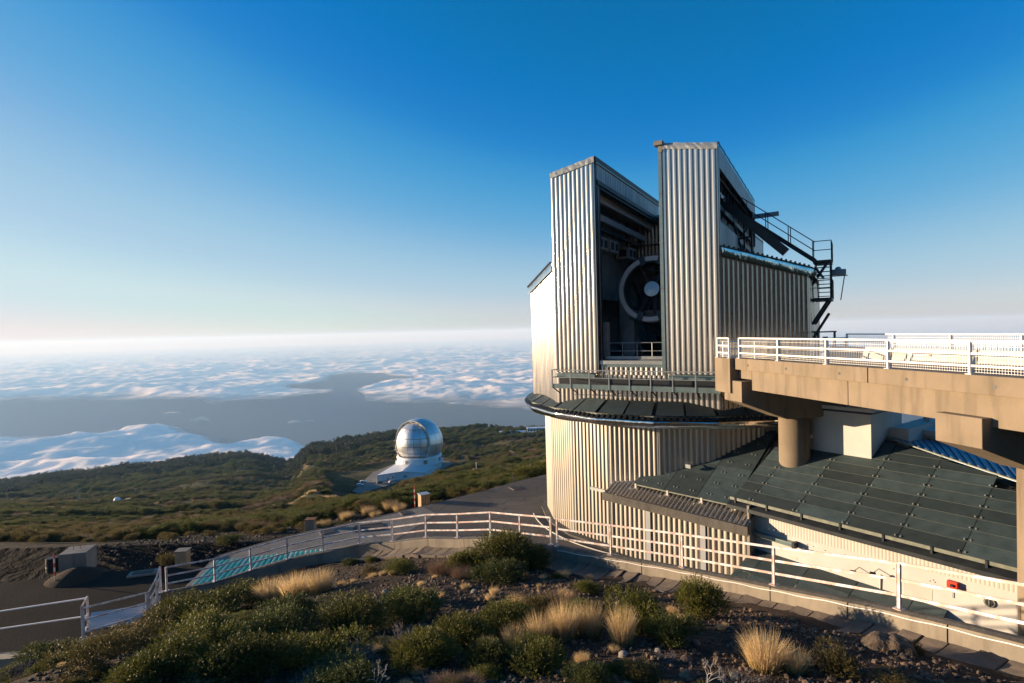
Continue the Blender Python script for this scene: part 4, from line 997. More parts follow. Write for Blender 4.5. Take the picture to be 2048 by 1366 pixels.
# end wall of the bridge with its short upstand
MB().box((-0.22, 0.10, -3.2), (0.75, 1.35, -1.56)).build('end_block', 'concrete', br, bevel=0.02)
MB().box((0.75, 0.4, -2.6), (W_, 1.35, -1.9)).build('end_wall', 'concrete', br)
def barrier_mesh():
    mb = MB(); prof = [(-0.25, -1.78), (-0.18, -1.6), (-0.09, -1.22), (0.09, -1.22), (0.18, -1.6), (0.25, -1.78)]
    vs = [(x, y, z) for y in (0, 3.7) for x, z in prof]; n = len(prof)
    mb.add(vs, [tuple(range(n)), tuple(range(2 * n - 1, n - 1, -1))] + [(i, n + i, n + (i + 1) % n, (i + 1) % n) for i in range(n)]); return mb
bar0 = None
for i in range(6):
    if bar0 is None:
        bar0 = MB(); bm_prof = barrier_mesh(); bar0 = bm_prof; root = thing('concrete_barrier', 'pale concrete barrier block on the bridge deck, nearest the building', 'barrier', (0, 0, 0), brz, 'concrete barriers along the far side of the bridge')
        ZOFF[root.name] = 0
        bar0.build('body', 'white_wall', root, bevel=0.03)
        MB().tube((-0.19, 1.85, -1.47), (-0.12, 1.85, -1.47), 0.07, n=12).build('lifting_eye', 'rust', root); b_root = root
    else: b_root = copy_tree(root)
    p = Vector((10.36, 26.5, 0)) + BX * 6.55 + BD * (-2.2 - 3.8 * i); b_root.location = p
    if i: b_root['label'] = ['', 'second pale barrier block from the building on the bridge deck', 'third pale barrier block from the building on the bridge deck', 'fourth pale barrier block from the building on the bridge deck', 'fifth pale barrier block from the building on the bridge deck', 'pale barrier block at the right end of the bridge row'][i]

def railing(root, pts, rails=(0.93, 0.58, 0.24), post=(0.09, 0.06), rail_h=0.06, m='rail_white', mesh_=True, off=None):
    """posts at pts; rails between them; optional fine wire infill as one part"""
    for p in pts:
        p = Vector(p); MB().box((p.x - post[0] / 2, p.y - post[1] / 2, p.z), (p.x + post[0] / 2, p.y + post[1] / 2, p.z + rails[0] + 0.02)).build('post', m, root, bevel=0.006)
        MB().box((p.x - 0.09, p.y - 0.09, p.z), (p.x + 0.09, p.y + 0.09, p.z + 0.015)).build('base_plate', m, root)
    for a, b in zip(pts[:-1], pts[1:]):
        a = Vector(a); b = Vector(b)
        for r in rails: MB().bar(a + Vector((0, 0, r)), b + Vector((0, 0, r)), 0.045, rail_h).build('rail', m, root)
    if mesh_:
        mb = MB()
        for a, b in zip(pts[:-1], pts[1:]):
            a = Vector(a); b = Vector(b); L = (b - a).length; n = int(L / 0.075); o = Vector((0.06, 0, 0))
            for i in range(n):
                p = a.lerp(b, (i + 0.5) / n) + o; mb.add([p + Vector((0, -.004, 0.04)), p + Vector((0, .004, 0.04)), p + Vector((0, .004, 0.9)), p + Vector((0, -.004, 0.9))], [(0, 1, 2, 3)])
            for z in (0.06, 0.14, 0.22, 0.5, 0.78, 0.9):
                mb.bar(a + o + Vector((0, 0, z)), b + o + Vector((0, 0, z)), 0.008)
        mb.build('wire_infill', m, root)['kind'] = 'stuff'
rl = thing('bridge_railing', 'white three-rail railing with wire infill along the near edge of the bridge', 'railing', (10.36, 26.5, 0), brz); ZOFF[rl.name] = 0
railing(rl, [(0.16, -0.1 - 2.68 * i, -1.56) for i in range(11)])
rl = thing('bridge_railing', 'white railing with wire infill along the far edge of the bridge', 'railing', (10.36, 26.5, 0), brz); ZOFF[rl.name] = 0
railing(rl, [(W_ - 0.16, 1.2 - 2.75 * i, -1.56) for i in range(11)])
rl = thing('bridge_railing', 'short white railing on the end block beside the telescope building', 'railing', (10.36, 26.5, 0), brz); ZOFF[rl.name] = 0
railing(rl, [(-0.1, 0.3, -1.56), (-0.1, 1.25, -1.56)])
rl = thing('bridge_railing', 'white railing across the end of the bridge deck in front of the dark wall', 'railing', (10.36, 26.5, 0), brz); ZOFF[rl.name] = 0
railing(rl, [(0.2 + 1.75 * i, 1.25, -1.75) for i in range(5)], mesh_=True)
gt = thing('gate_frame', 'small dark steel gate frame at the far end of the bridge deck', 'gate', (10.36, 26.5, 0), brz); ZOFF[gt.name] = 0
for x, y in ((6.2, 2.2), (7.4, 2.2), (7.4, 3.4), (6.2, 3.4)): MB().bar((x, y, -1.8), (x, y, -0.5), 0.08).build('post', 'dark_steel', gt)
MB().bar((6.1, 2.2, -0.5), (7.5, 2.2, -0.5), 0.07).build('top_bar', 'dark_steel', gt)
MB().bar((6.1, 3.4, -0.5), (7.5, 3.4, -0.5), 0.07).build('top_bar', 'dark_steel', gt)
MB().box((6.7, 2.15, -1.6), (6.95, 2.25, -0.75)).build('control_box', 'grey_rail', gt)

# ------------------------------------------------------------------ low annex with grating roof (frame: x along the eave towards the camera, y into the roof)
ar = math.atan2(-0.8171, 0.5765)
an = thing('annex_building', 'low white annex with a sloping dark green grating roof right of the drum', 'building', (10.13, 26.54, BG), ar)
EZ, SL = -8.01, 0.508
rz_ = lambda y, up=0.0: EZ + SL * y + up
# roof sheet under the grating, ribs at the eave
def in_pier(x, y): return False
roof_poly = [(-0.15, -0.25), (14.0, -0.25), (14.0, 2.15), (9.47, 3.7), (4.6, 5.2), (2.6, 5.5), (0.2, 5.5)]
MB().prism(roof_poly, [rz_(y, -0.38) for x, y in roof_poly], [rz_(y, -0.22) for x, y in roof_poly]).build('roof_sheet', 'dark_steel', an)
# grating panels
cols = [0.05, 0.93, 2.95, 4.97, 6.83, 8.78, 10.75, 12.7]
first = {}
for r in range(10):
    y0 = -0.02 + 0.548 * r; y1 = y0 + 0.532
    for c in range(len(cols) - 1):
        x0, x1 = cols[c] + 0.012, cols[c + 1] - 0.012
        # clip to the hip line from (4.6,5.2) to (9.47,3.7) to (14,2.1)
        lim = np.interp((x0 + x1) / 2, [0, 4.6, 9.47, 14], [5.5, 5.2, 3.72, 2.1])
        if y0 > lim: continue
        yt0 = min(y1, np.interp(x0, [0, 4.6, 9.47, 14], [5.5, 5.2, 3.72, 2.1])); yt1 = min(y1, np.interp(x1, [0, 4.6, 9.47, 14], [5.5, 5.2, 3.72, 2.1]))
        if min(yt0, yt1) <= y0 + 0.02: continue
        sag = rnd.uniform(-0.006, 0.006); z_ = lambda y: rz_(y, sag)
        MB().quad((x0, y0, z_(y0)), (x1, y0, z_(y0)), (x1, yt1, z_(yt1)), (x0, yt0, z_(yt0)), 0.035).build('grating_panel', 'mesh', an)
for r in range(1, 10):
    y = -0.028 + 0.548 * r
    xe = np.interp(-y, [-5.4, -5.15, -3.68, -2.1], [0.5, 4.6, 9.45, 14.0])
    if y < 5.2:
        o = MB().box((0.06, -0.007, BG - 0.004), (xe - 0.05, 0.007, BG + 0.004)).build('panel_edge', 'seam', an)
        o.location = (0, y, rz_(y, 0.004) - BG)
cl = None
for r in range(8):
    for c in cols[1:7]:
        y = 0.06 + 0.548 * r
        if y > np.interp(c, [0, 4.6, 9.47, 14], [5.4, 5.1, 3.6, 2.0]): continue
        if cl is None:
            cl = MB(); 
            for dx in (-0.09, 0.09): cl.box((dx - 0.025, -0.035, 0.0), (dx + 0.025, 0.035, 0.02)); cl.tube((dx, 0, 0.02), (dx, 0, 0.04), 0.012, n=6)
            cl = cl.mesh('grating_clip'); cl.materials.append(M['trim'])
        o = bpy.data.objects.new('grating_clip', cl); COL.objects.link(o); o.parent = an; ZOFF[o.name] = 0
        o.location = (c, y, rz_(y, 0.004) - BG); o.rotation_euler = (math.atan(SL), 0, 0)
# eave edge rail, brackets, gutter and band
MB().bar((-0.1, -0.04, rz_(0, -0.09)), (14, -0.04, rz_(0, -0.09)), 0.05, 0.13).build('eave_rail', 'mesh_edge', an)
for i in range(9): MB().box((0.15 + 1.55 * i, -0.1, rz_(0, -0.34)), (0.22 + 1.55 * i, 0.02, rz_(0, -0.02))).build('eave_bracket', 'dark_steel', an)
rb = MB()
for i in range(56): rb.box((0.05 + 0.25 * i, -0.20, rz_(-.2, -0.30)), (0.13 + 0.25 * i, 0.3, rz_(-.2, -0.24)))
rb.build('roof_rib', 'dark_steel', an)['kind'] = 'stuff'
MB().box((-0.2, 0.12, rz_(0, -0.58)), (14, 0.29, rz_(0, -0.46))).build('gutter', 'teal_trim', an)
for i in range(5): MB().box((2.2 + 2.6 * i, 0.112, rz_(0, -0.585)), (2.42 + 2.6 * i, 0.28, rz_(0, -0.455))).build('gutter_joint', 'flash', an)
# upper cream band in ribbed sheet, lower white wall
mb = MB(); mb.sheet((0.1, 0.30), (14, 0.30), rz_(0, -0.50), rz_(0, -0.50), -9.32, 0.125, 0.006, zb1=-8.86, crest=0.6, out=(0, -1)); mb.build('wall_band', 'cream', an)
MB().prism([(0.15, 0.36), (14, 0.36), (14, 0.9), (0.15, 0.9)], BG, -8.6).build('wall', 'white_wall', an)
MB().prism([(0.15, 0.9), (0.45, 0.9), (0.45, 5.2), (0.15, 5.2)], BG, [-8.0, -8.0, -6.2, -6.2]).build('wall', 'white_wall', an)
# fixtures on the wall
def on_wall(x, z): return (x, 0.36, z)
MB().box((0.05, 0.05, -9.62), (2.9, 0.30, -9.44)).build('awning_cassette', 'teal_trim', an, bevel=0.02)
MB().box((2.80, 0.0, -9.66), (2.92, 0.33, -9.40)).build('cassette_end', 'dark_steel', an)
rbx = MB().box((8.28, 0.18, -9.42), (8.60, 0.36, -9.18)).build('alarm_box', 'red', an, bevel=0.02)
MB().tube((8.44, 0.12, -9.3), (8.44, 0.19, -9.3), 0.05, n=10).build('siren', 'dark_steel', rbx)
MB().tube((8.42, 0.33, -9.8), (8.42, 0.33, -9.42), 0.012, n=5).build('conduit', 'grey_rail', an)
v_ = MB().tube((9.44, 0.31, -9.57), (9.44, 0.37, -9.57), 0.16, n=20).build('round_vent', 'mesh_edge', an)
MB().tube((9.44, 0.295, -9.57), (9.44, 0.315, -9.57), 0.11, n=20).build('vent_throat', 'dark_steel', v_)
MB().box((9.425, 0.28, -9.72), (9.455, 0.30, -9.42)).build('vent_bar', 'mesh_edge', v_)
for x, z, w, h in ((1.28, -10.0, 0.34, 0.22), (2.55, -10.12, 0.3, 0.12), (6.9, -9.75, 0.9, 0.55)): MB().box((x, 0.352, z - h), (x + w, 0.36, z)).build('cover_plate', 'cream', an)
for x, z in ((5.35, -9.72), (6.05, -9.55)):
    l_ = MB().tube((x, 0.36, z), (x - 0.05, -0.05, z - 0.08), 0.015, n=6).build('lamp_arm', 'grey_rail', an)
    MB().tube((x - 0.12, -0.12, z - 0.08), (x + 0.05, -0.02, z - 0.06), 0.06, 0.04, 10).build('lamp_head', 'dark_steel', l_)
MB().tube((3.25, 0.3, -9.62), (3.25, 0.1, -9.55), 0.012, n=5).build('hook', 'grey_rail', an)
MB().tube((6.1, 0.34, -10.4), (6.12, 0.33, -9.75), 0.03, n=6).build('cable_drop', 'cream', an)
rr_ = random.Random(3)
for i in range(18):
    x = rr_.uniform(0.6, 12); z = rr_.uniform(-9.45, -9.36)
    MB().tube((x, 0.352, z), (x, 0.36, z), 0.022, n=8).build('wall_bolt', 'rust', an)
# low grating canopy leaning on the wall
top_y, low_y, zt_, zb_ = 0.34, -1.75, -10.30, -11.15
for (xa, xb) in ((0.85, 1.5), (1.53, 3.4), (3.43, 5.3), (5.33, 7.2), (7.23, 8.25)):
    for f0, f1 in ((0.0, 0.33), (0.345, 0.67), (0.685, 1.0)):
        ya, yb = top_y + (low_y - top_y) * f0, top_y + (low_y - top_y) * f1; za, zb2 = zt_ + (zb_ - zt_) * f0, zt_ + (zb_ - zt_) * f1
        x0_ = xa + (0.5 * (1 - f1) if xa < 1 else 0)
        MB().quad((xa, yb, zb2), (xb, yb, zb2), (xb, ya, za), (xa, ya, za), 0.03).build('canopy_panel', 'mesh', an)
MB().bar((0.85, low_y, zb_ - 0.05), (8.25, low_y, zb_ - 0.05), 0.05, 0.07).build('canopy_edge', 'mesh_edge', an)
for x in (0.9, 2.4, 3.9, 5.4, 6.9, 8.2): MB().bar((x, top_y, zt_ - 0.07), (x, low_y, zb_ - 0.07), 0.05, 0.07).build('canopy_rafter', 'rust', an)
for x in (0.9, 3.9, 8.2): MB().bar((x, low_y, BG), (x, low_y, zb_ - 0.05), 0.07).build('canopy_post', 'rust', an)
MB().box((0.9, -1.4, BG), (2.6, -0.3, -11.75)).build('step', 'white_wall', an, bevel=0.02)
# shaded blue roof beyond the hip
hip = [(4.55, 5.22), (9.47, 3.72), (14.0, 2.15)]
far = [(3.4, 7.2), (7.6, 7.9), (14.0, 6.4)]
hz_ = [rz_(y, 0.03) for x, y in hip]; fz = [-5.42, -5.75, -6.3]
for i in range(2):
    n = 15
    for k in range(n):
        f0, f1 = k / n, (k + 1) / n
        def L(f, A, Z): return (A[i][0] + (A[i + 1][0] - A[i][0]) * f, A[i][1] + (A[i + 1][1] - A[i][1]) * f, Z[i] + (Z[i + 1] - Z[i]) * f)
        a, b, c, d = L(f0, hip, hz_), L(f1, hip, hz_), L(f1, far, fz), L(f0, far, fz)
        m_ = MB().quad(a, b, c, d, 0.04); m_.bar(tuple(np.array(a) + (0, 0, .03)), tuple(np.array(d) + (0, 0, .03)), 0.06, 0.06); m_.build('blue_roof_sheet', 'blue_roof', an)
MB().bar((4.5, 5.2, rz_(5.2, 0.05)), (9.47, 3.72, rz_(3.72, 0.05)), 0.09, 0.05).build('hip_capping', 'mesh_edge', an)
MB().bar((9.47, 3.72, rz_(3.72, 0.05)), (14, 2.15, rz_(2.15, 0.05)), 0.09, 0.05).build('hip_capping', 'mesh_edge', an)

# ------------------------------------------------------------------ white stair tower and terrace between bridge and annex
tw = thing('white_stair_tower', 'plain white block standing on the grating roof under the bridge', 'building', (10.13, 26.54, BG), ar)
MB().box((0.9, 3.78, -9.5), (4.42, 7.0, -4.05)).build('block', 'white_wall', tw, bevel=0.01)
MB().box((0.8, 3.68, -4.05), (4.5, 7.1, -3.86)).build('parapet', 'blue_white', tw) if False else None
MB().box((1.2, 3.74, -4.14), (4.46, 7.1, -4.04)).build('roof_edge', 'dark_steel', tw)
MB().box((1.15, 3.70, -4.04), (4.5, 7.1, -3.88)).build('roof_slab', 'white_wall', tw)
MB().box((0.95, 3.35, -5.5), (1.9, 3.9, -5.32)).build('stair_landing', 'white_wall', tw)
MB().box((4.42, 5.6, -6.4), (5.2, 9.6, -4.9)).build('side_wing', 'white_wall', tw)
tr_ = thing('white_terrace', 'white flat-roofed terrace wing with a thin pole behind the stair tower', 'building', (10.13, 26.54, BG), ar)
MB().box((4.3, 7.4, -8.5), (5.6, 14.0, -5.35)).build('wall', 'white_wall', tr_)
MB().box((4.0, 7.2, -5.35), (6.0, 14.2, -5.12)).build('roof_slab', 'white_wall', tr_)
MB().tube((4.9, 8.6, -5.12), (4.9, 8.6, -3.9), 0.14, n=14).build('vent_pipe', 'white_wall', tr_)
ga = thing('grey_gable_roof', 'dark grey pitched roof end behind the white terrace under the bridge', 'building', (10.13, 26.54, BG), ar)
MB().add([(6.4, 8.2, -6.4), (9.4, 8.2, -6.4), (6.4, 13.0, -4.6), (9.4, 13.0, -6.4), (6.4, 8.2, -5.0), (6.4, 13, -6.4)], [(0, 1, 4), (4, 1, 3, 2), (5, 2, 3)]).build('roof', 'dark_steel', ga)
MB().box((6.5, 8.3, BG), (9.2, 12.8, -6.41)).build('wall', 'teal_trim', ga)

# ------------------------------------------------------------------ lean-to against the drum
lr = math.atan2(-0.7392, 0.67345)
ln = thing('drum_lean_to', 'lean-to with pale ribbed wall and grating roof built against the drum', 'building', (4.97, 31.13, BG), lr)
LZ, LS = -9.05, 0.55
lz = lambda y, up=0.0: LZ + LS * y + up
MB().sheet((0.25, 0.42), (7.75, 0.42), -9.0, -9.0, BG, 0.30, 0.06, out=(0, -1), crest=0.62).build('wall_sheet', 'clad_pale', ln)
MB().box((7.72, 0.36, BG), (7.82, 2.6, -8.2)).build('end_wall', 'clad_pale', ln)
for x in (2.3, 5.4): MB().box((x, 0.30, BG), (x + 0.28, 0.42, -9.25)).build('wall_post', 'white_sheet', ln)
# ribbed lower roof
n = 34
rb = MB()
pts = []
for i in range(n):
    x = -0.15 + 8.05 * i / n; w = 8.05 / n
    for f, h in ((0.0, 0.0), (0.18, 0.06), (0.5, 0.06), (0.68, 0.0)): pts.append((x + w * f, h))
pts.append((7.9, 0.0))
def ytop(x): return max(0.5, min(5.9, 0.95 + max(0, x) * 0.9))
vs = []
for x, h in pts: vs += [(x, -0.02, lz(-0.02, h)), (x, ytop(x), lz(ytop(x), h))]
MB().add(vs, [(2 * i, 2 * i + 2, 2 * i + 3, 2 * i + 1) for i in range(len(pts) - 1)]).build('ribbed_roof', 'clad', ln)
MB().box((-0.2, -0.10, LZ - 0.40), (7.95, -0.03, LZ + 0.03)).build('fascia', 'kerb_moss', ln)
MB().box((-1.15, -0.02, LZ - 0.02), (-0.1, 0.12, LZ + 0.14)).build('gutter_spout', 'trim', ln)
for x in (1.45, 3.4, 5.3, 7.0): MB().box((x - 0.05, 0.66, lz(0.7, 0.0)), (x + 0.05, 0.76, lz(0.7, 0.26))).build('roof_stand', 'cream', ln)
# grating panels on stands, clipped by the curved drum
crel = Vector((11.02 - 4.97, 38.66 - 31.13, 0)); crel.rotate(Matrix.Rotation(-lr, 3, 'Z'))
def wall_y(x):
    dx = x - crel.x
    return crel.y - math.sqrt(max(0.1, 8.95 ** 2 - dx * dx)) if abs(dx) < 8.9 else 9
for r in range(8):
    y0 = 0.72 + 0.72 * r; y1 = y0 + 0.70
    for (x0, x1) in ((1.35, 3.15), (3.18, 5.0), (5.03, 6.85)):
        m0, m1 = wall_y(x0), wall_y(x1)
        if y0 > max(m0, m1) or y0 > 5.6: continue
        MB().quad((x0, y0, lz(y0, 0.24)), (x1, y0, lz(y0, 0.24)), (x1, y1, lz(y1, 0.24)), (x0, y1, lz(y1, 0.24)), 0.035).build('grating_panel', 'mesh', ln)
        for xx in (x0 + 0.5, x1 - 0.4):
            o = bpy.data.objects.new('grating_clip', cl); COL.objects.link(o); o.parent = ln
            o.location = (xx, y0 + 0.3, lz(y0 + 0.3, 0.25) - BG); o.rotation_euler = (math.atan(LS), 0, 0)
MB().bar((1.35, 0.70, lz(0.70, 0.20)), (6.85, 0.70, lz(0.70, 0.20)), 0.04, 0.06).build('grating_edge', 'mesh_edge', ln)
MB().prism([(6.9, 0.75), (7.02, 0.75), (7.02, 5.9), (6.9, 5.9)], [lz(0.75, -0.3), lz(.75, -0.3), lz(5.9, -0.6), lz(5.9, -0.6)], [lz(.75, 0.2), lz(.75, 0.2), lz(5.9, 0.18), lz(5.9, 0.18)]).build('rake_board', 'dark_steel', ln)
MB().sheet((7.1, 0.9), (7.1, 5.9), lz(0.9, 0.0), lz(5.9, 0.0), -8.9, 0.28, 0.04, out=(1, 0)).build('end_sheet', 'clad', ln)
fl = thing('flood_light', 'small floodlight on a bracket on the drum above the lean-to roof', 'lamp', (9.2, 29.75, -7.3), lr); ZOFF[fl.name] = 0
MB().box((-0.15, -0.28, -0.12), (0.15, -0.1, 0.08)).build('housing', 'grey_rail', fl, bevel=0.015); MB().bar((0, -0.1, 0), (0, 0.25, 0.05), 0.04).build('bracket', 'grey_rail', fl)

# ------------------------------------------------------------------ white fence on the kerb
def fence(name, label, pts, rails=(1.0, 0.64, 0.30)):
    root = thing(name, label, 'railing', (0, 0, 0)); ZOFF[root.name] = 0
    for k, (x, y, z) in enumerate(pts):
        a = pts[max(k - 1, 0)]; b = pts[min(k + 1, len(pts) - 1)]; an_ = math.atan2(b[1] - a[1], b[0] - a[0])
        lean = rnd.uniform(-0.012, 0.012)
        po = MB().box((-0.03, -0.025, 0), (0.03, 0.025, rails[0] + 0.02)); po.box((0.03, -0.035, 0), (0.038, 0.035, rails[0])); po.box((-0.038, -0.035, 0), (-0.03, 0.035, rails[0]))
        o = po.build('post', 'rail', root, bevel=0.004); o.location = (x, y, z + 0.03); o.rotation_euler = (lean, lean, an_)
        pl = MB().box((-0.09, -0.09, 0), (0.09, 0.09, 0.018)).build('base_plate', 'rail', root); pl.location = (x, y, z + 0.025); pl.rotation_euler = (0, 0, an_)
    for a, b in zip(pts[:-1], pts[1:]):
        for r in rails:
            MB().bar(Vector(a) + Vector((0, 0, r + 0.03)), Vector(b) + Vector((0, 0, r + 0.03)), 0.035, 0.06).build('rail', 'rail', root, bevel=0.004)
    return root
fence('kerb_fence', 'white flaking three-rail fence curving along the kerb left of the drum', FENCE[:12])
fence('kerb_fence', 'white flaking three-rail fence on the kerb in front of the annex', FENCE[12:])
fence('stair_railing', 'thick white sloping railing stepping down from the fence end to the landing', [(-15.15, 23.95, -10.72), (-14.85, 23.2, -10.9), (-14.6, 22.35, -11.05)], (1.08, 0.72, 0.34))
fence('landing_railing', 'white railing along the near side of the landing with corrugated roof', [(-14.62, 22.2, -11.0), (-15.3, 19.8, -10.42)], (1.05, 0.64, 0.2))
fence('landing_railing', 'short white railing turning the left corner of the landing', [(-15.32, 19.82, -10.42), (-15.72, 20.6, -10.44)], (1.12, 0.5, 0.1))
lp = thing('pipe_railing', 'two white pipe rails running out of the picture at the far left', 'railing', (0, 0, 0)); ZOFF[lp.name] = 0
for z in (0.0, -0.66):
    MB().tube((-15.75, 20.62, -9.35 + z), (-27.0, 21.8, -11.2 + z * 0.95), 0.03, n=8).build('pipe', 'rail_white', lp)
MB().tube((-24, 21.5, -13), (-24, 21.5, -10.7), 0.035, n=8).build('post', 'rail_white', lp)
ld = thing('landing', 'concrete landing slab and side wall with a white corrugated roof beside it', 'platform', (0, 0, 0)); ZOFF[ld.name] = 0
MB().prism([(-15.2, 19.6), (-14.5, 22.4), (-15.1, 23.9), (-15.4, 23.8), (-14.9, 22.4), (-15.6, 19.7)], -12.7, [-10.48, -11.06, -10.8, -10.8, -11.06, -10.48]).build('landing_wall', 'curb', ld)
MB().prism([(-15.3, 19.5), (-15.3, 19.95), (-27, 21.0), (-27, 20.5)], -13.0, [-10.75, -10.75, -11.9, -11.9]).build('ledge', 'curb', ld)
wr = thing('white_corrugated_roof', 'small white corrugated roof below the left end of the fence', 'roof', (0, 0, 0)); ZOFF[wr.name] = 0
a, b, c, d = [Vector(p) for p in ((-16.4, 21.65, -10.42), (-14.85, 23.0, -10.75), (-14.45, 21.4, -10.72), (-15.6, 20.45, -10.42))]
n = 9
for i in range(n):
    f0, f1 = i / n, (i + 1) / n
    p0, p1, q0, q1 = a.lerp(d, f0), a.lerp(d, f1), b.lerp(c, f0), b.lerp(c, f1); up = Vector((0, 0, 0.05))
    m0, n0 = p0.lerp(p1, 0.3), q0.lerp(q1, 0.3); m1, n1 = p0.lerp(p1, 0.6), q0.lerp(q1, 0.6)
    MB().add([p0, q0, m0 + up, n0 + up, m1 + up, n1 + up, p1, q1], [(0, 1, 3, 2), (2, 3, 5, 4), (4, 5, 7, 6)]).build('roof_rib', 'white_sheet', wr)
MB().prism([(-16.3, 21.6), (-14.9, 22.9), (-14.5, 21.4), (-15.6, 20.5)], -12.9, [-10.5, -10.82, -10.8, -10.5]).build('hut_wall', 'stone_grey', wr)
# turquoise roof strip
tq = thing('turquoise_roof', 'turquoise corrugated roof strip behind the fence on the left', 'roof', (0, 0, 0)); ZOFF[tq.name] = 0
A0, A1, B0, B1 = Vector((-16.0, 27.5, -12.05)), Vector((-16.1, 30.1, -11.9)), Vector((-10.4, 29.7, -12.0)), Vector((-10.7, 31.3, -11.85))
n = 22
for i in range(n):
    f0, f1 = i / n, (i + 0.9) / n
    p0, p1, q0, q1 = A0.lerp(B0, f0), A0.lerp(B0, f1), A1.lerp(B1, f0), A1.lerp(B1, f1); up = Vector((0, 0, 0.09))
    m0, n0 = p0.lerp(p1, 0.4), q0.lerp(q1, 0.4); m1, n1 = p0.lerp(p1, 0.7), q0.lerp(q1, 0.7)
    MB().add([p0, q0, m0 + up, n0 + up, m1 + up, n1 + up, p1, q1], [(0, 2, 3, 1), (2, 4, 5, 3), (4, 6, 7, 5)]).build('roof_sheet', 'turq' if i % 3 else 'turq_pale', tq)
MB().prism([(-16.0, 27.5), (-16.1, 30.1), (-10.7, 31.3), (-10.4, 29.7)], -12.6, [-12.1, -11.95, -11.9, -12.05]).build('base', 'stone_grey', tq)
# ------------------------------------------------------------------ plants near the viewpoint
def unit(v): return v / np.maximum(np.linalg.norm(v, axis=-1, keepdims=True), 1e-9)
def leaf_quads(base, d, length, width, rs, droop=0.0):
    """flat pointed leaves: base (n,3), direction (n,3)"""
    n = len(base); d = unit(d); r = unit(np.cross(d, unit(rs.normal(size=(n, 3)))))
    L = length[:, None]; W = width[:, None]
    mid = base + d * L * 0.55; tip = base + d * L; tip[:, 2] -= droop * length
    return np.stack([base, mid + r * W * 0.5, tip, mid - r * W * 0.5], 1)
def shrub_foliage(seed, nspr=1500, leafs=9, flat=1.0):
    rs = np.random.RandomState(seed)
    # several lobes make the outline uneven
    nl = 9; la = rs.uniform(0, 2 * PI, nl); lr_ = rs.uniform(0.1, 0.62, nl)
    lc = np.stack([np.cos(la) * lr_, np.sin(la) * lr_, rs.uniform(0.18, 0.5, nl)], 1); lrad = rs.uniform(0.26, 0.46, nl)
    k = rs.randint(0, nl, nspr); v = unit(rs.normal(size=(nspr, 3))); v[:, 2] = np.abs(v[:, 2]) * rs.choice([1, 1, 1, -0.4], nspr)
    rad = lrad[k] * rs.uniform(0.62, 1.0, nspr) ** 0.6
    base = lc[k] + v * rad[:, None]; base[:, 2] = np.maximum(base[:, 2], 0.02)
    up = unit(v * 0.9 + np.array([0, 0, 0.75]) + rs.normal(size=(nspr, 3)) * 0.28)
    ln_ = rs.uniform(0.10, 0.26, nspr)
    B, D = [], []
    for i in range(leafs):
        f = i / (leafs - 1)
        b = base + up * (ln_ * f)[:, None]
        side = unit(np.cross(up, unit(rs.normal(size=(nspr, 3)))))
        B.append(b); D.append(side * (1.0 - 0.55 * f) + up * (0.7 + 0.5 * f))
    B = np.concatenate(B); D = np.concatenate(D); n = len(B)
    Q = leaf_quads(B, D, rs.uniform(0.035, 0.075, n), rs.uniform(0.014, 0.026, n), rs)
    return Q
def shrub_core(seed):
    rs = np.random.RandomState(seed + 50); m_ = MB()
    for i in range(26):
        a = rs.uniform(0, 2 * PI); e = rs.uniform(0.25, 1.3); p = Vector((rs.uniform(-.1, .1), rs.uniform(-.1, .1), -0.1)); d = Vector((math.cos(a) * math.cos(e), math.sin(a) * math.cos(e), math.sin(e)))
        q = p + d * 0.35; m_.tube(p, q, 0.022, 0.014, 5)
        for j in range(3):
            d2 = (d + Vector(rs.normal(size=3) * 0.45)).normalized(); m_.tube(q, q + d2 * rs.uniform(0.2, 0.4), 0.012, 0.004, 4)
    return m_
def tuft_blades(seed, n=900, spread=0.55, stiff=0.6, curl=0.45, wid=0.012, hmin=0.55):
    rs = np.random.RandomState(seed)
    a = rs.uniform(0, 2 * PI, n); r = np.sqrt(rs.uniform(0, 1, n)) * spread * 0.6
    base = np.stack([np.cos(a) * r, np.sin(a) * r, np.full(n, -0.03)], 1)
    out = np.stack([np.cos(a), np.sin(a), np.zeros(n)], 1) * (0.25 + r[:, None] * 1.1) + rs.normal(size=(n, 3)) * 0.22
    d0 = unit(out * (1 - stiff) + np.array([0, 0, 1.0])); L = rs.uniform(hmin, 1.0, n)
    wv = unit(np.cross(d0, rs.normal(size=(n, 3)))) * wid
    P = [base]; d = d0
    for i in range(3):
        P.append(P[-1] + d * (L / 3)[:, None]); d = unit(d + out * curl * (0.4 + 0.35 * i) - np.array([0, 0, 0.10 * i]))
    Q = []
    for i, (w0, w1) in enumerate(((1, 0.8), (0.8, 0.5), (0.5, 0.08))):
        Q.append(np.stack([P[i] - wv * w0 / 2, P[i] + wv * w0 / 2, P[i + 1] + wv * w1 / 2, P[i + 1] - wv * w1 / 2], 1))
    return np.concatenate(Q), P[-1]
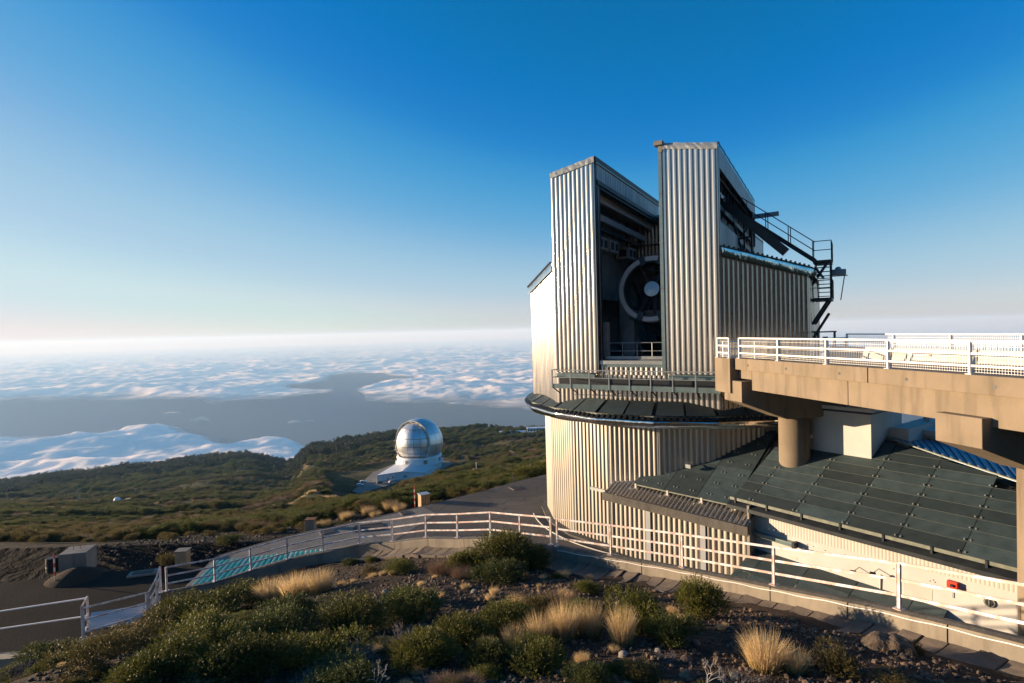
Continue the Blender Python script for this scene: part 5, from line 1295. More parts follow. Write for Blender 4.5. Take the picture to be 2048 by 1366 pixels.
def twig_mesh(seed, n=150, r0=0.012, gen=2, upb=0.5):
    rs = np.random.RandomState(seed); m_ = MB()
    def go(p, d, L, r, g):
        q = p + d * L; m_.tube(p, q, r, r * 0.55, 4 if g else 3)
        if g:
            for _ in range(3): go(q if rs.rand() < 0.6 else p.lerp(q, rs.uniform(0.5, 0.9)), (d + Vector(rs.normal(size=3) * 0.55)).normalized(), L * rs.uniform(0.5, 0.8), r * 0.55, g - 1)
    for i in range(n):
        a = rs.uniform(0, 2 * PI); rr = rs.uniform(0, 0.55); p = Vector((math.cos(a) * rr, math.sin(a) * rr, -0.03))
        d = Vector((math.cos(a) * (0.3 + rr), math.sin(a) * (0.3 + rr), upb + rs.uniform(0, 0.6))).normalized()
        go(p, d, rs.uniform(0.2, 0.42), r0, gen)
    return m_
def mesh_of(o):
    me = o.data; bpy.data.objects.remove(o); return me
PROTO = {'green': [], 'dark': [], 'olive': [], 'core': [], 'straw': [], 'heather': [], 'twig': [], 'green_base': []}
for i in range(4):
    q = shrub_foliage(100 + i)
    for kind, mm in (('green', 'leaf'), ('dark', 'leaf_dark'), ('olive', 'leaf_olive')):
        if kind == 'olive' and i > 1: continue
        PROTO[kind].append(mesh_of(soup('foliage', q if kind != 'olive' else shrub_foliage(140 + i, 900), mm, nv=4)))
    PROTO['core'].append(shrub_core(i).mesh('stems')); PROTO['core'][-1].materials.append(M['stem'])
for i in range(3):
    q, tips = tuft_blades(200 + i); me = mesh_of(soup('blades', q, 'straw', nv=4)); PROTO['straw'].append(me)
    q, _ = tuft_blades(220 + i, 420, 0.6, 0.6, 0.35, 0.014, 0.3); q[:, :, 2] *= 0.6; PROTO['green_base'].append(mesh_of(soup('green_blades', q, 'straw_green', nv=4)))
    q, _ = tuft_blades(240 + i, 2600, 1.1, 0.2, 0.2, 0.010, 0.35); PROTO['heather'].append(mesh_of(soup('twiglets', q, 'heather', nv=4)))
    me = twig_mesh(260 + i, 70).mesh('branches'); me.materials.append(M['twig']); PROTO['twig'].append(me)
flw = []
rs_ = np.random.RandomState(5)
for i in range(46):
    a = rs_.uniform(0, 2 * PI); r = rs_.uniform(0, 0.5); c = np.array([math.cos(a) * r, math.sin(a) * r, rs_.uniform(0.25, 0.75)])
    for k in range(3):
        u_ = unit(rs_.normal(size=(1, 3)))[0] * 0.022; w_2 = unit(np.cross(u_, rs_.normal(size=3)))* 0.022
        flw.append([c - u_, c - w_2, c + u_, c + w_2])
FLOWER = mesh_of(soup('flowers', np.array(flw), 'flower', nv=4))
dead = MB()
for sd in range(1):
    rs3 = np.random.RandomState(40 + sd)
    def go3(p, d, L, r, g):
        q = p + d * L; dead.tube(p, q, r, r * 0.7, 5)
        if g:
            for _ in range(2 + (rs3.rand() < 0.5)): go3(q, (d + Vector(rs3.normal(size=3) * 0.5)).normalized(), L * rs3.uniform(0.6, 0.9), r * 0.62, g - 1)
    go3(Vector((rs3.uniform(-.3, .3), rs3.uniform(-.3, .3), -0.05)), Vector((rs3.uniform(-.7, .7), rs3.uniform(-.3, .3), 0.8)).normalized(), 0.42, 0.036, 5)
DEADM = dead.mesh('branches'); M['dead'] = mat('bleached_wood', (0.55, 0.50, 0.45), (0.40, 0.36, 0.32), 5, 0.8); DEADM.materials.append(M['dead'])

def part_obj(name, me, parent): o = bpy.data.objects.new(name, me); COL.objects.link(o); o.parent = parent; return o
PLANTS = [
    (-0.43, 20.46, 1.36, 1.34, 'green', 'domed green shrub against the fence, tallest of those below the kerb'),
    (-1.77, 19.88, 0.79, 0.87, 'green', 'low green shrub on the left flank of the domed shrub by the fence'),
    (0.57, 19.95, 0.79, 0.95, 'dark', 'dark green shrub behind the domed shrub at the bend of the kerb'),
    (-0.42, 18.12, 1.04, 0.61, 'dark', 'spreading dark green shrub in front of the domed shrub by the fence'),
    (-2.59, 19.75, 0.61, 0.67, 'heather', 'dry pinkish-brown bush at the left foot of the domed shrub'),
    (-1.86, 18.95, 0.42, 0.49, 'heather', 'small brown heathery bush between the domed shrub and the gravel'),
    (-1.33, 19.25, 0.29, 0.65, 'flower', 'small yellow-flowering tuft in front of the domed shrub by the fence'),
    (-5.64, 21.53, 0.42, 0.43, 'olive', 'small yellow-brown bushlet on the gravel left of the domed shrub'),
    (-4.33, 20.74, 0.73, 0.49, 'green', 'low green patch on the gravel below the fence middle'),
    (-7.57, 25.52, 0.45, 0.35, 'dark', 'tiny dark green patch close under the kerb wall'),
    (-6.56, 25.31, 0.34, 0.3, 'green', 'tiny green patch close under the kerb wall right of the darker one'),
    (4.3, 13.42, 0.69, 0.96, 'green', 'round bright green shrub beside the stone gutter slabs'),
    (2.51, 12.15, 0.7, 0.94, 'green', 'tall green shrub left of the round one by the gutter'),
    (3.0, 11.11, 0.59, 0.62, 'dark', 'dark sprawling shrub between the two round shrubs and the straw tuft'),
    (1.95, 15.91, 0.38, 0.38, 'green', 'small green shrub alone on the gravel below the kerb bend'),
    (1.21, 18.12, 0.22, 0.25, 'green', 'tiny green plant on bare gravel below the kerb bend'),
    (0.99, 14.04, 0.6, 0.67, 'heather', 'brown heathery mound in the middle of the gravel slope'),
    (0.26, 13.74, 0.61, 0.6, 'olive', 'olive green mound left of the brown heathery mound'),
    (1.52, 13.23, 0.53, 0.53, 'dark', 'dark shrub right of the brown heathery mound'),
    (-2.61, 13.79, 0.98, 0.77, 'dark', 'dark green shrub at the upper edge of the lower thicket'),
    (-3.82, 12.72, 1.07, 0.81, 'green', 'broad green shrub in the middle of the lower left thicket'),
    (-5.68, 14.15, 0.94, 0.7, 'dark', 'dark shrub above the left thicket beside the straw grass'),
    (-0.32, 12.47, 0.77, 0.64, 'green', 'green shrub above the tall straw grass'),
    (-1.13, 11.56, 0.77, 0.71, 'green', 'bright green shrub left of the tall straw grass'),
    (-1.67, 10.4, 0.69, 0.68, 'green', 'green shrub low in the middle foreground'),
    (-0.5, 10.07, 0.54, 0.56, 'dark', 'dark green shrub below the left end of the straw grass'),
    (0.34, 9.86, 0.66, 0.59, 'green', 'green shrub directly below the straw grass'),
    (1.1, 9.0, 0.4, 0.36, 'dark', 'dark green sprigs at the lower edge near the bare stones'),
    (-10.59, 20.33, 1.71, 1.01, 'green', 'long green shrub just below the left end of the fence'),
    (-12.29, 20.45, 1.36, 1.14, 'green', 'rounded green shrub crowding the white landing rail'),
    (-8.26, 12.2, 0.81, 0.68, 'olive', 'yellowish green shrub at the foot of the landing post'),
    (-5.33, 12.16, 0.92, 0.65, 'dark', 'dark shrub in the heart of the left thicket'),
    (-6.25, 11.38, 0.96, 0.75, 'green', 'bright green shrub in the heart of the left thicket'),
    (-3.84, 10.82, 0.86, 0.64, 'green', 'green shrub right of the bright one in the left thicket'),
    (-7.85, 10.41, 0.78, 0.66, 'olive', 'yellow-green shrub near the lower left corner'),
    (-6.36, 9.95, 0.84, 0.69, 'green', 'large green shrub on the lower left slope'),
    (-4.78, 9.95, 0.84, 0.73, 'green', 'large green shrub at the lower edge left of centre'),
    (-10.37, 12.3, 0.65, 0.49, 'dark', 'dark low shrub at the far lower left'),
    (-2.91, 9.31, 0.78, 0.52, 'dark', 'dark shrub at the lower edge below the grey twigs'),
    (5.28, 9.5, 0.46, 0.53, 'olive', 'yellow-green shrub right of the bottom straw tuft'),
    (5.85, 8.82, 0.35, 0.21, 'olive', 'sparse yellow-green sprigs at the lower right edge'),
    (7.55, 10.78, 0.22, 0.26, 'olive', 'small sprigs behind the big brown rock'),
    (0.92, 11.56, 0.49, 0.85, 'straw', 'tall pale straw grass in the middle of the sunlit clump'),
    (1.43, 11.7, 0.47, 0.79, 'straw', 'tall straw grass at the right of the sunlit clump'),
    (0.41, 11.42, 0.43, 0.7, 'straw', 'pale straw grass left of the middle of the sunlit clump'),
    (-0.12, 11.16, 0.35, 0.55, 'straw', 'thin straw grass at the left end of the sunlit clump'),
    (-0.63, 10.85, 0.24, 0.43, 'straw', 'short orange straw tuft among green shrubs'),
    (2.03, 11.16, 0.42, 0.84, 'strawflower', 'greenish straw tuft dotted with yellow flowers'),
    (4.22, 9.74, 0.56, 0.7, 'straw', 'big pale straw tuft at the bottom right'),
    (4.65, 9.56, 0.34, 0.49, 'straw', 'smaller straw tuft leaning off the big one at the bottom right'),
    (-6.99, 19.9, 0.7, 0.91, 'straw', 'dry straw tuft at the right end of the mound below the fence'),
    (-7.95, 20.1, 0.8, 1.0, 'straw', 'dry straw tuft in the middle of the mound below the fence'),
    (-9.31, 21.15, 0.79, 0.84, 'straw', 'dry straw tuft at the left of the mound below the fence'),
    (-10.35, 21.77, 0.48, 0.56, 'straw', 'low straw tuft at the left foot of the dry mound'),
    (-11.33, 26.64, 0.24, 0.21, 'straw', 'wisp of straw under the kerb wall'),
    (-2.72, 15.55, 0.48, 0.34, 'straw', 'pale straw fringe above the dark thicket shrub'),
    (-0.1, 14.52, 0.32, 0.43, 'straw', 'short straw fringe beside the olive mound'),
    (1.94, 13.19, 0.35, 0.52, 'heather', 'grey-brown twiggy bush behind the straw clump'),
    (-2.41, 11.31, 0.6, 0.52, 'twig', 'grey twiggy bush with bare branches in the thicket'),
    (-3.17, 10.47, 0.56, 0.46, 'twig', 'low grey twiggy bush with bare branches at lower centre left'),
    (-3.45, 9.68, 0.56, 0.38, 'twig', 'dry grey heath at the lower edge left of centre'),
    (-1.49, 9.23, 0.25, 0.22, 'twig', 'dry grey twigs at the lower edge'),
    (-17.75, 21.31, 0.57, 0.47, 'twig', 'pale dry twigs beside the lower left shrubs'),
    (-10.08, 11.35, 0.55, 0.38, 'twig', 'grey dry bush in the lower left corner'),
    (-2.45, 9.29, 0.33, 0.46, 'deadwood', 'bare white dead branch sticking up at the lower edge'),
    (2.81, 8.83, 0.35, 0.3, 'deadwood', 'pale tangle of dead branches at the lower edge'),
    (2.62, 10.2, 0.32, 0.16, 'twig', 'low dry twigs on the bare stones'),
    (3.54, 9.11, 0.44, 0.24, 'twig', 'dry twigs under the bottom straw tuft'),
    (-6.45, 14.92, 0.29, 0.27, 'twig', 'small pale dry tuft among dark shrubs'),
]
KN_ = {'green': 'green_shrub', 'dark': 'green_shrub', 'olive': 'green_shrub', 'heather': 'heather_bush', 'flower': 'flowering_tuft', 'straw': 'dry_grass_tuft', 'strawflower': 'dry_grass_tuft', 'twig': 'twiggy_bush', 'deadwood': 'dead_branch'}
KC_ = {'green': 'shrub', 'dark': 'shrub', 'olive': 'shrub', 'heather': 'shrub', 'flower': 'flower', 'straw': 'grass tuft', 'strawflower': 'grass tuft', 'twig': 'shrub', 'deadwood': 'branch'}
KG_ = {'green': 'shrubs on the foreground slope', 'dark': 'shrubs on the foreground slope', 'olive': 'shrubs on the foreground slope', 'heather': 'heathery bushes on the foreground slope', 'straw': 'dry grass tufts on the foreground slope', 'strawflower': 'dry grass tufts on the foreground slope', 'twig': 'dry twiggy bushes on the foreground slope', 'deadwood': 'dead branches on the foreground slope'}
def plant(kind, x, y, r, h, label, z=None, group=None, seed=None):
    i = rnd.randrange(12) if seed is None else seed
    z = float(rough_z(x, y)) - 0.03 if z is None else z
    e = thing(KN_[kind], label, KC_[kind], (x, y, z), rnd.uniform(0, 6.28), group or KG_.get(kind))
    if kind in ('green', 'dark', 'olive'):
        L_ = PROTO[kind]; part_obj('foliage', L_[i % len(L_)], e); part_obj('stems', PROTO['core'][i % 4], e)
        e.scale = (r * 1.15, r * 1.15, h * 0.92)
    elif kind == 'heather': part_obj('twigs', PROTO['heather'][i % 3], e); e.scale = (r * 0.95, r * 0.95, h)
    elif kind in ('straw', 'strawflower', 'flower'):
        if kind != 'flower': part_obj('straw_blades', PROTO['straw'][i % 3], e)
        part_obj('green_blades', PROTO['green_base'][i % 3], e)
        if kind != 'straw': part_obj('flowers', FLOWER, e)
        e.scale = (r * 1.25, r * 1.25, h * 1.05)
    elif kind == 'twig': part_obj('branches', PROTO['twig'][i % 3], e); e.scale = (r * 1.1, r * 1.1, h * 1.1)
    else: part_obj('branches', DEADM, e); s = max(r, h); e.scale = (s, s, s)
    return e
for (x, y, r, h, kind, label) in PLANTS: plant(kind, x, y, r, h, label)

# instanced masses: one object each, points carrying size and turn
def scatter(name, P, S, proto, label, zs=None):
    me = bpy.data.meshes.new(name); me.vertices.add(len(P)); me.vertices.foreach_set('co', np.asarray(P, np.float32).ravel())
    rs = np.random.RandomState(len(P))
    at = me.attributes.new('scl', 'FLOAT_VECTOR', 'POINT'); S = np.asarray(S, float)
    sv = np.stack([S, S, S * (rs.uniform(0.6, 1.0, len(P)) if zs is None else zs)], 1); at.data.foreach_set('vector', sv.astype(np.float32).ravel())
    at = me.attributes.new('rot', 'FLOAT_VECTOR', 'POINT'); rv = np.stack([rs.uniform(-.12, .12, len(P)), rs.uniform(-.12, .12, len(P)), rs.uniform(0, 6.28, len(P))], 1); at.data.foreach_set('vector', rv.astype(np.float32).ravel())
    o = bpy.data.objects.new(name, me); COL.objects.link(o)
    ng = bpy.data.node_groups.new(name, 'GeometryNodeTree')
    ng.interface.new_socket('Geometry', in_out='INPUT', socket_type='NodeSocketGeometry'); ng.interface.new_socket('Geometry', in_out='OUTPUT', socket_type='NodeSocketGeometry')
    N = ng.nodes; gi = N.new('NodeGroupInput'); go_ = N.new('NodeGroupOutput'); ip = N.new('GeometryNodeInstanceOnPoints'); oi = N.new('GeometryNodeObjectInfo')
    oi.inputs['Object'].default_value = proto; oi.transform_space = 'ORIGINAL'; oi.inputs['As Instance'].default_value = True
    a1 = N.new('GeometryNodeInputNamedAttribute'); a1.data_type = 'FLOAT_VECTOR'; a1.inputs['Name'].default_value = 'scl'
    a2 = N.new('GeometryNodeInputNamedAttribute'); a2.data_type = 'FLOAT_VECTOR'; a2.inputs['Name'].default_value = 'rot'
    L = ng.links; L.new(gi.outputs[0], ip.inputs['Points']); L.new(oi.outputs['Geometry'], ip.inputs['Instance'])
    L.new(a1.outputs['Attribute'], ip.inputs['Scale']); L.new(a2.outputs['Attribute'], ip.inputs['Rotation']); L.new(ip.outputs[0], go_.inputs[0])
    m_ = o.modifiers.new('scatter', 'NODES'); m_.node_group = ng
    return tag(o, label, kind='stuff')
fol = {}
for o in bpy.data.objects:
    if o.parent and o.type == 'MESH':
        for kk in ('green', 'dark', 'olive', 'straw', 'heather', 'twig'):
            if kk not in fol and o.data in PROTO[kk]: fol[kk] = o
# low cover in the left and bottom thicket
rs = np.random.RandomState(9)
N_ = 5200; x = rs.uniform(-15, 5, N_); y = rs.uniform(6.5, 22, N_)
inside = (fbm(x / 1.9, y / 1.9, 41, 3) > 0.555)
lim = np.interp(x, [-15, -11, -8, -5, -2, 0.5, 2.5, 5], [21.5, 20.0, 17.5, 14.5, 12.8, 11.2, 9.2, 8.0])
kx, ky = KERB[:, 0], KERB[:, 1]
sel = inside & (y < lim)
x, y = x[sel], y[sel]; z = rough_z(x, y) - 0.04
k = rs.randint(0, 10, len(x)); S = rs.uniform(0.15, 0.42, len(x))
for kk, ids in (('green', (0, 1, 2)), ('dark', (3, 4)), ('olive', (5, 6)), ('heather', (7,)), ('twig', (8, 9))):
    m_ = np.isin(k, ids)
    scatter('ground_cover', np.stack([x[m_], y[m_], z[m_]], 1), S[m_] * (0.75 if kk in ('twig', 'heather') else 1), fol[kk], 'low tangled ground cover between the foreground shrubs', zs=0.62)
N_ = 500; x = rs.uniform(-9, 5, N_); y = rs.uniform(9, 22, N_); sel = fbm(x / 1.3, y / 1.3, 47, 3) > 0.57; x, y = x[sel], y[sel]
scatter('sparse_grass', np.stack([x, y, rough_z(x, y) - .02], 1), rs.uniform(0.12, 0.28, len(x)), fol['straw'], 'sparse dry grass wisps on the gravel')

# gravel: real stones
def stones(n, fx, smin, smax, seed):
    rs = np.random.RandomState(seed)
    bm = bmesh.new(); bmesh.ops.create_icosphere(bm, subdivisions=1, radius=1.0); bm.faces.ensure_lookup_table()
    V = np.array([v.co[:] for v in bm.verts]); F = np.array([[v.index for v in f.verts] for f in bm.faces]); bm.free()
    P = fx(rs, n); n = len(P)
    s = smin * (smax / smin) ** (rs.rand(n) ** 3.4)
    jit = 1 + rs.uniform(-0.28, 0.28, (n, len(V), 1)); ax_ = rs.uniform(0.55, 1.25, (n, 1, 3)); ax_[:, :, 2] *= 0.7
    a = rs.uniform(0, 6.28, n); ca, sa = np.cos(a)[:, None], np.sin(a)[:, None]
    W = V[None] * jit * ax_ * s[:, None, None]
    Wx = W[..., 0] * ca - W[..., 1] * sa; Wy = W[..., 0] * sa + W[..., 1] * ca
    W = np.stack([Wx, Wy, W[..., 2]], -1) + P[:, None, :] + np.array([0, 0, 1.0]) * (s * 0.25)[:, None, None]
    return W[:, F].reshape(-1, 3, 3)
def fg_pts(rs, n):
    x = rs.uniform(-9, 9.5, n); y = rs.uniform(7.5, 25, n)
    d = np.min(np.hypot(x[:, None] - KERB[None, ::3, 0], y[:, None] - KERB[None, ::3, 1]), 1)
    ky_ = np.interp(x, KERB[:, 0], KERB[:, 1])
    keep = (y < ky_) & (d > 1.2) & (rs.rand(n) < np.clip(14.0 / y, 0.3, 1) ** 1.2)
    x, y = x[keep], y[keep]; return np.stack([x, y, rough_z(x, y)], 1)
g = soup('gravel', stones(46000, fg_pts, 0.014, 0.075, 3), 'pebble', nv=3); tag(g, 'loose dark volcanic gravel on the foreground slope', kind='stuff')
# larger stones one by one
def rock(name, label, loc, s, cat='rock', group=None, seed=0, m='rock', sub=3, sq=(1, 1, 0.7)):
    rs = np.random.RandomState(seed); bm = bmesh.new(); bmesh.ops.create_icosphere(bm, subdivisions=sub, radius=1.0)
    for v in bm.verts:
        c = v.co.copy(); f = 1.0
        for k in range(3):
            o = rs_off[k]; f += (0.22, 0.13, 0.08)[k] * (math.sin(c.x * (2, 5, 11)[k] + o + seed) + math.sin(c.y * (2.3, 4.6, 12)[k] + o * 2 + seed * 2) + math.sin(c.z * (1.9, 5.2, 10)[k] + seed * 3)) / 2
        v.co = Vector((c.x * f * sq[0], c.y * f * sq[1], c.z * f * sq[2])) * s
    me = bpy.data.meshes.new(name); bm.to_mesh(me); bm.free(); me.materials.append(M[m])
    o = bpy.data.objects.new(name, me); COL.objects.link(o); o.location = loc; o.rotation_euler = (0, 0, rs.uniform(0, 6))
    return tag(o, label, cat, group)
rs_off = (0.3, 1.7, 2.9)
rock('boulder', 'big rough brown boulder lying beside the gutter slabs', (7.15, 10.85, -6.38), 0.42, seed=4, sub=4, sq=(1, 0.9, 0.75))
for i, (x, y, s, lab) in enumerate((
    (3.55, 9.35, 0.10, 'pale rounded stone beside the bottom straw tuft'), (2.75, 9.35, 0.12, 'pale flat stone at the lower edge below the bare stony patch'),
    (2.6, 10.6, 0.08, 'small orange stone on the bare stony patch'), (3.0, 10.2, 0.09, 'grey stone on the bare stony patch above the dead branches'),
    (1.9, 10.4, 0.10, 'pale split stone at the left of the bare stony patch'), (3.4, 10.9, 0.08, 'tan stone at the right of the bare stony patch'),
    (-1.3, 16.6, 0.11, 'tan stone on the gravel below the domed shrub'), (0.6, 16.0, 0.10, 'brown stone on the gravel below the kerb bend'),
    (-4.2, 17.8, 0.12, 'reddish stone on the gravel left of the middle'), (2.6, 14.6, 0.10, 'dark stone near the start of the gutter slabs'))):
    rock('stone', lab, (x, y, float(rough_z(x, y)) + s * 0.2), s, 'stone', seed=10 + i, m='pebble' if i % 2 else 'stone_grey', sub=2, group='loose stones on the foreground slope')

# ------------------------------------------------------------------ scrub on the mountainside
def hill_pts(rs, n, y0, y1, umin=-1.05, umax=0.35, thr=0.49, sc=18, seed=51):
    yy = np.exp(rs.uniform(math.log(y0), math.log(y1), n)); u = rs.uniform(umin, umax, n); x = u * yy
    f = fbm(x / sc, yy / sc, seed, 4)
    keep = (f > thr)
    # keep the yard, ramp, lower road and car park clear
    def inpoly(px, py, poly):
        c = np.zeros(len(px), bool); j = len(poly) - 1
        for i in range(len(poly)):
            xi, yi = poly[i][:2]; xj, yj = poly[j][:2]
            c ^= ((yi > py) != (yj > py)) & (px < (xj - xi) * (py - yi) / (yj - yi + 1e-12) + xi); j = i
        return c
    keep &= ~inpoly(x, yy, yard) & ~inpoly(x, yy, lower)
    keep &= ~((x > 1) & (yy < 60))
    uu = x / yy; keep &= ~((uu > -0.33) & (uu < -0.205) & (yy > 110) & (yy < 345))
    gt_ = ((x + 72) / 52) ** 2 + ((yy - 372) / 58) ** 2; keep &= gt_ > 1
    x, yy = x[keep], yy[keep]; return x, yy, terrain(x, yy)
def cover(name, n, y0, y1, smin, smax, kind, label, **kw):
    rs = np.random.RandomState(n + int(y0)); x, yy, z = hill_pts(rs, n, y0, y1, **kw)
    S = rs.uniform(smin, smax, len(x)) * (1 + yy / 900)
    return scatter(name, np.stack([x, yy, z - 0.05], 1), S, fol[kind], label)
cover('hillside_scrub', 2500, 44, 170, 0.45, 1.1, 'olive', 'olive scrub on the near mountainside', thr=0.5)
cover('hillside_heath', 1500, 44, 170, 0.4, 0.9, 'heather', 'brown heath on the near mountainside', thr=0.5, seed=63)
cover('hillside_scrub', 8000, 44, 170, 0.4, 1.2, 'dark', 'dark scrub on the near mountainside', seed=53)
cover('hillside_scrub', 900, 40, 170, 0.4, 0.9, 'olive', 'yellowish scrub on the near mountainside', thr=0.55, seed=54)
cover('hillside_grass', 500, 38, 150, 0.5, 1.1, 'straw', 'dry grass patches on the near mountainside', thr=0.60, seed=55, umin=-0.5)
cover('hillside_scrub', 5000, 160, 620, 0.9, 2.2, 'olive', 'olive scrub on the middle mountainside', thr=0.46, sc=30)
cover('hillside_heath', 5000, 150, 640, 0.7, 1.8, 'heather', 'brown dry heath patches on the middle mountainside', thr=0.55, sc=38, seed=58)
cover('hillside_grass', 2600, 130, 640, 0.6, 1.3, 'straw', 'pale dry grass patches on the middle mountainside', thr=0.60, sc=30, seed=59)
cover('hillside_scrub', 15000, 160, 700, 1.0, 2.4, 'dark', 'dark scrub on the middle mountainside', thr=0.475, sc=30, seed=56)
cover('hillside_scrub', 9000, 550, 1100, 1.8, 3.6, 'dark', 'dark scrub on the far mountainside', thr=0.42, sc=60, seed=57)
# tufts and bushes standing near the yard edge
# ------------------------------------------------------------------ the domed observatory down the slope
GZ = -95.5
sheet_poly('car_park', 'slope_pave', [(-99.5, 345.3, 0), (-98.3, 391.6, 0), (-87.5, 417, 0), (-50, 421, 0), (-45, 412, 0), (-56, 379, 0), (-60, 370, 0), (-76, 362, 0), (-90, 344, 0), (-94, 339, 0)], 'pale concrete yard and car park around the white domed observatory', z=GZ + 0.3)
M['dome'] = mat('silver_dome_panel', (0.72, 0.73, 0.74), (0.60, 0.62, 0.64), 0.12, 0.40, 0.75, bump=0.12, bscale=0.5, bdist=0.3, rvar=0.06)
M['white_metal'] = mat('white_metal_wall', (0.82, 0.83, 0.84), (0.76, 0.77, 0.78), 0.15, 0.55)
M['white_roof'] = mat('pale_blue_white_roof', (0.70, 0.72, 0.74), (0.62, 0.64, 0.67), 0.1, 0.5)
gtc = thing('domed_observatory', 'large silver dome on a white drum with a white hall in front', 'observatory', (-68, 404, GZ)); ZOFF[gtc.name] = 0
zc_ = 17.9; Rd = 17.0
axv = Vector((-0.507, -0.862, 0.06)).normalized(); cc_ = 0.42
ez = Vector((0, 0, 1)); sx = axv.cross(ez).normalized(); sz = sx.cross(axv).normalized()
def on_ax(r, th, ph):   # th from the axis, ph around it
    return Vector((0, 0, zc_)) + (axv * math.cos(th) + (sx * math.cos(ph) + sz * math.sin(ph)) * math.sin(th)) * r
th0 = math.acos(cc_)
# outer shell behind the arch, in plates
zmin = 8.6
for i in range(6):
    for j in range(14):
        t0, t1 = th0 + (PI - th0) * i / 6 + 0.004, th0 + (PI - th0) * (i + 1) / 6 - 0.004
        q0, q1 = 2 * PI * j / 14 + 0.004, 2 * PI * (j + 1) / 14 - 0.004
        vs = []
        for a in range(4):
            for b in range(4):
                p = on_ax(Rd, t0 + (t1 - t0) * a / 3, q0 + (q1 - q0) * b / 3)
                if p.z < zmin: p = Vector((p.x, p.y, zmin))
                vs.append(p)
        if max(v.z for v in vs) <= zmin + 0.3: continue
        MB().add(vs, [(a * 4 + b, a * 4 + b + 1, (a + 1) * 4 + b + 1, (a + 1) * 4 + b) for a in range(3) for b in range(3)]).build('dome_plate', 'dome', gtc, smooth=True)
# inner spherical face: level bands of plates
az0 = math.atan2(axv.y, axv.x)
for i, (e0, e1) in enumerate(((-33, -20), (-19, -3), (-1.5, 17), (18.5, 42), (43, 88))):
    nj = 9 if i < 4 else 5
    for j in range(nj):
        b0, b1 = az0 - 1.35 + 2.7 * j / nj + 0.006, az0 - 1.35 + 2.7 * (j + 1) / nj - 0.006
        vs = []
        for a in range(4):
            for b in range(4):
                e = math.radians(e0 + (e1 - e0) * a / 3); g = b0 + (b1 - b0) * b / 3; r = 15.7
                p = Vector((math.cos(g) * math.cos(e) * r, math.sin(g) * math.cos(e) * r, zc_ + math.sin(e) * r)); vs.append(p)
        MB().add(vs, [(a * 4 + b, a * 4 + b + 1, (a + 1) * 4 + b + 1, (a + 1) * 4 + b) for a in range(3) for b in range(3)]).build('face_plate', 'dome', gtc, smooth=True)
MB().lathe([(15.5 * math.cos(a), zc_ + 15.5 * math.sin(a)) for a in np.linspace(-0.62, 1.5, 16)], 48).build('dome_core', 'dark_steel', gtc, smooth=True)
for e in (-19.6, -2.3, 17.7, 42.5):
    er = math.radians(e); r = 15.95 * math.cos(er)
    mb = MB()
    for k in range(24):
        b0, b1 = az0 - 1.4 + 2.8 * k / 24, az0 - 1.4 + 2.8 * (k + 1) / 24
        z = zc_ + 15.95 * math.sin(er); mb.bar((r * math.cos(b0), r * math.sin(b0), z), (r * math.cos(b1), r * math.sin(b1), z), 0.28, 0.28)
    mb.build('band_rail', 'trim', gtc)
# arch rim with rail and drive boxes
mb = MB(); n = 40; k = 0
ps = [on_ax(Rd + 0.15, th0, 2 * PI * i / n) for i in range(n + 1)]; pin = [on_ax(15.3, th0 * 0.985, 2 * PI * i / n) for i in range(n + 1)]
for i in range(n):
    if min(ps[i].z, ps[i + 1].z) < zmin - 1.0: continue
    mb.quad(ps[i], ps[i + 1], pin[i + 1], pin[i], 0.15); mb.bar(ps[i], ps[i + 1], 0.7, 0.5)
mb.build('arch_rim', 'cream', gtc)
for i in range(0, n, 2):
    p = (ps[i] + pin[i]) * 0.5
    if p.z > zmin + 2: MB().box((p.x - .45, p.y - .9, p.z - .35), (p.x + .45, p.y - .1, p.z + .35)).build('drive_box', 'mesh_edge', gtc)
for z in (12.5, 19.0):
    p = on_ax(Rd, th0, 0); q = Vector((0, 0, z)) + axv * 7.6 - sx * 0
    a_ = Vector((0, 0, 0)) + axv * 7.3 + sx * 14.9; MB().box((a_.x - 1.6, a_.y - 1.0, z), (a_.x + 1.2, a_.y + 0.8, z + 0.35)).build('side_ledge', 'cream', gtc)
# white drum, gallery, panels
MB().lathe([(15.6, 0.3), (15.6, 4.2), (16.9, 4.3), (16.9, 4.7), (15.5, 4.8), (15.5, 8.2), (16.0, 8.3), (15.6, 9.2), (14.4, 9.4)], 64).build('drum', 'white_metal', gtc)
for k in range(22):
    a = 2 * PI * k / 22
    c, s = math.cos(a), math.sin(a); r = 15.56
    w = 1.3
    MB().add([(c * r - s * -w, s * r + c * -w, 5.2), (c * r - s * w, s * r + c * w, 5.2), (c * r - s * w, s * r + c * w, 7.9), (c * r - s * -w, s * r + c * -w, 7.9)], [(0, 1, 2, 3)]).build('vent_panel', 'white_metal' if k % 3 else 'mesh_edge', gtc)
for r, z in ((16.85, 5.7), (16.85, 5.2)):
    mb = MB()
    for k in range(48): mb.bar((r * math.cos(k * PI / 24), r * math.sin(k * PI / 24), z), (r * math.cos((k + 1) * PI / 24), r * math.sin((k + 1) * PI / 24), z), 0.07)
    mb.build('gallery_rail', 'white_metal', gtc)
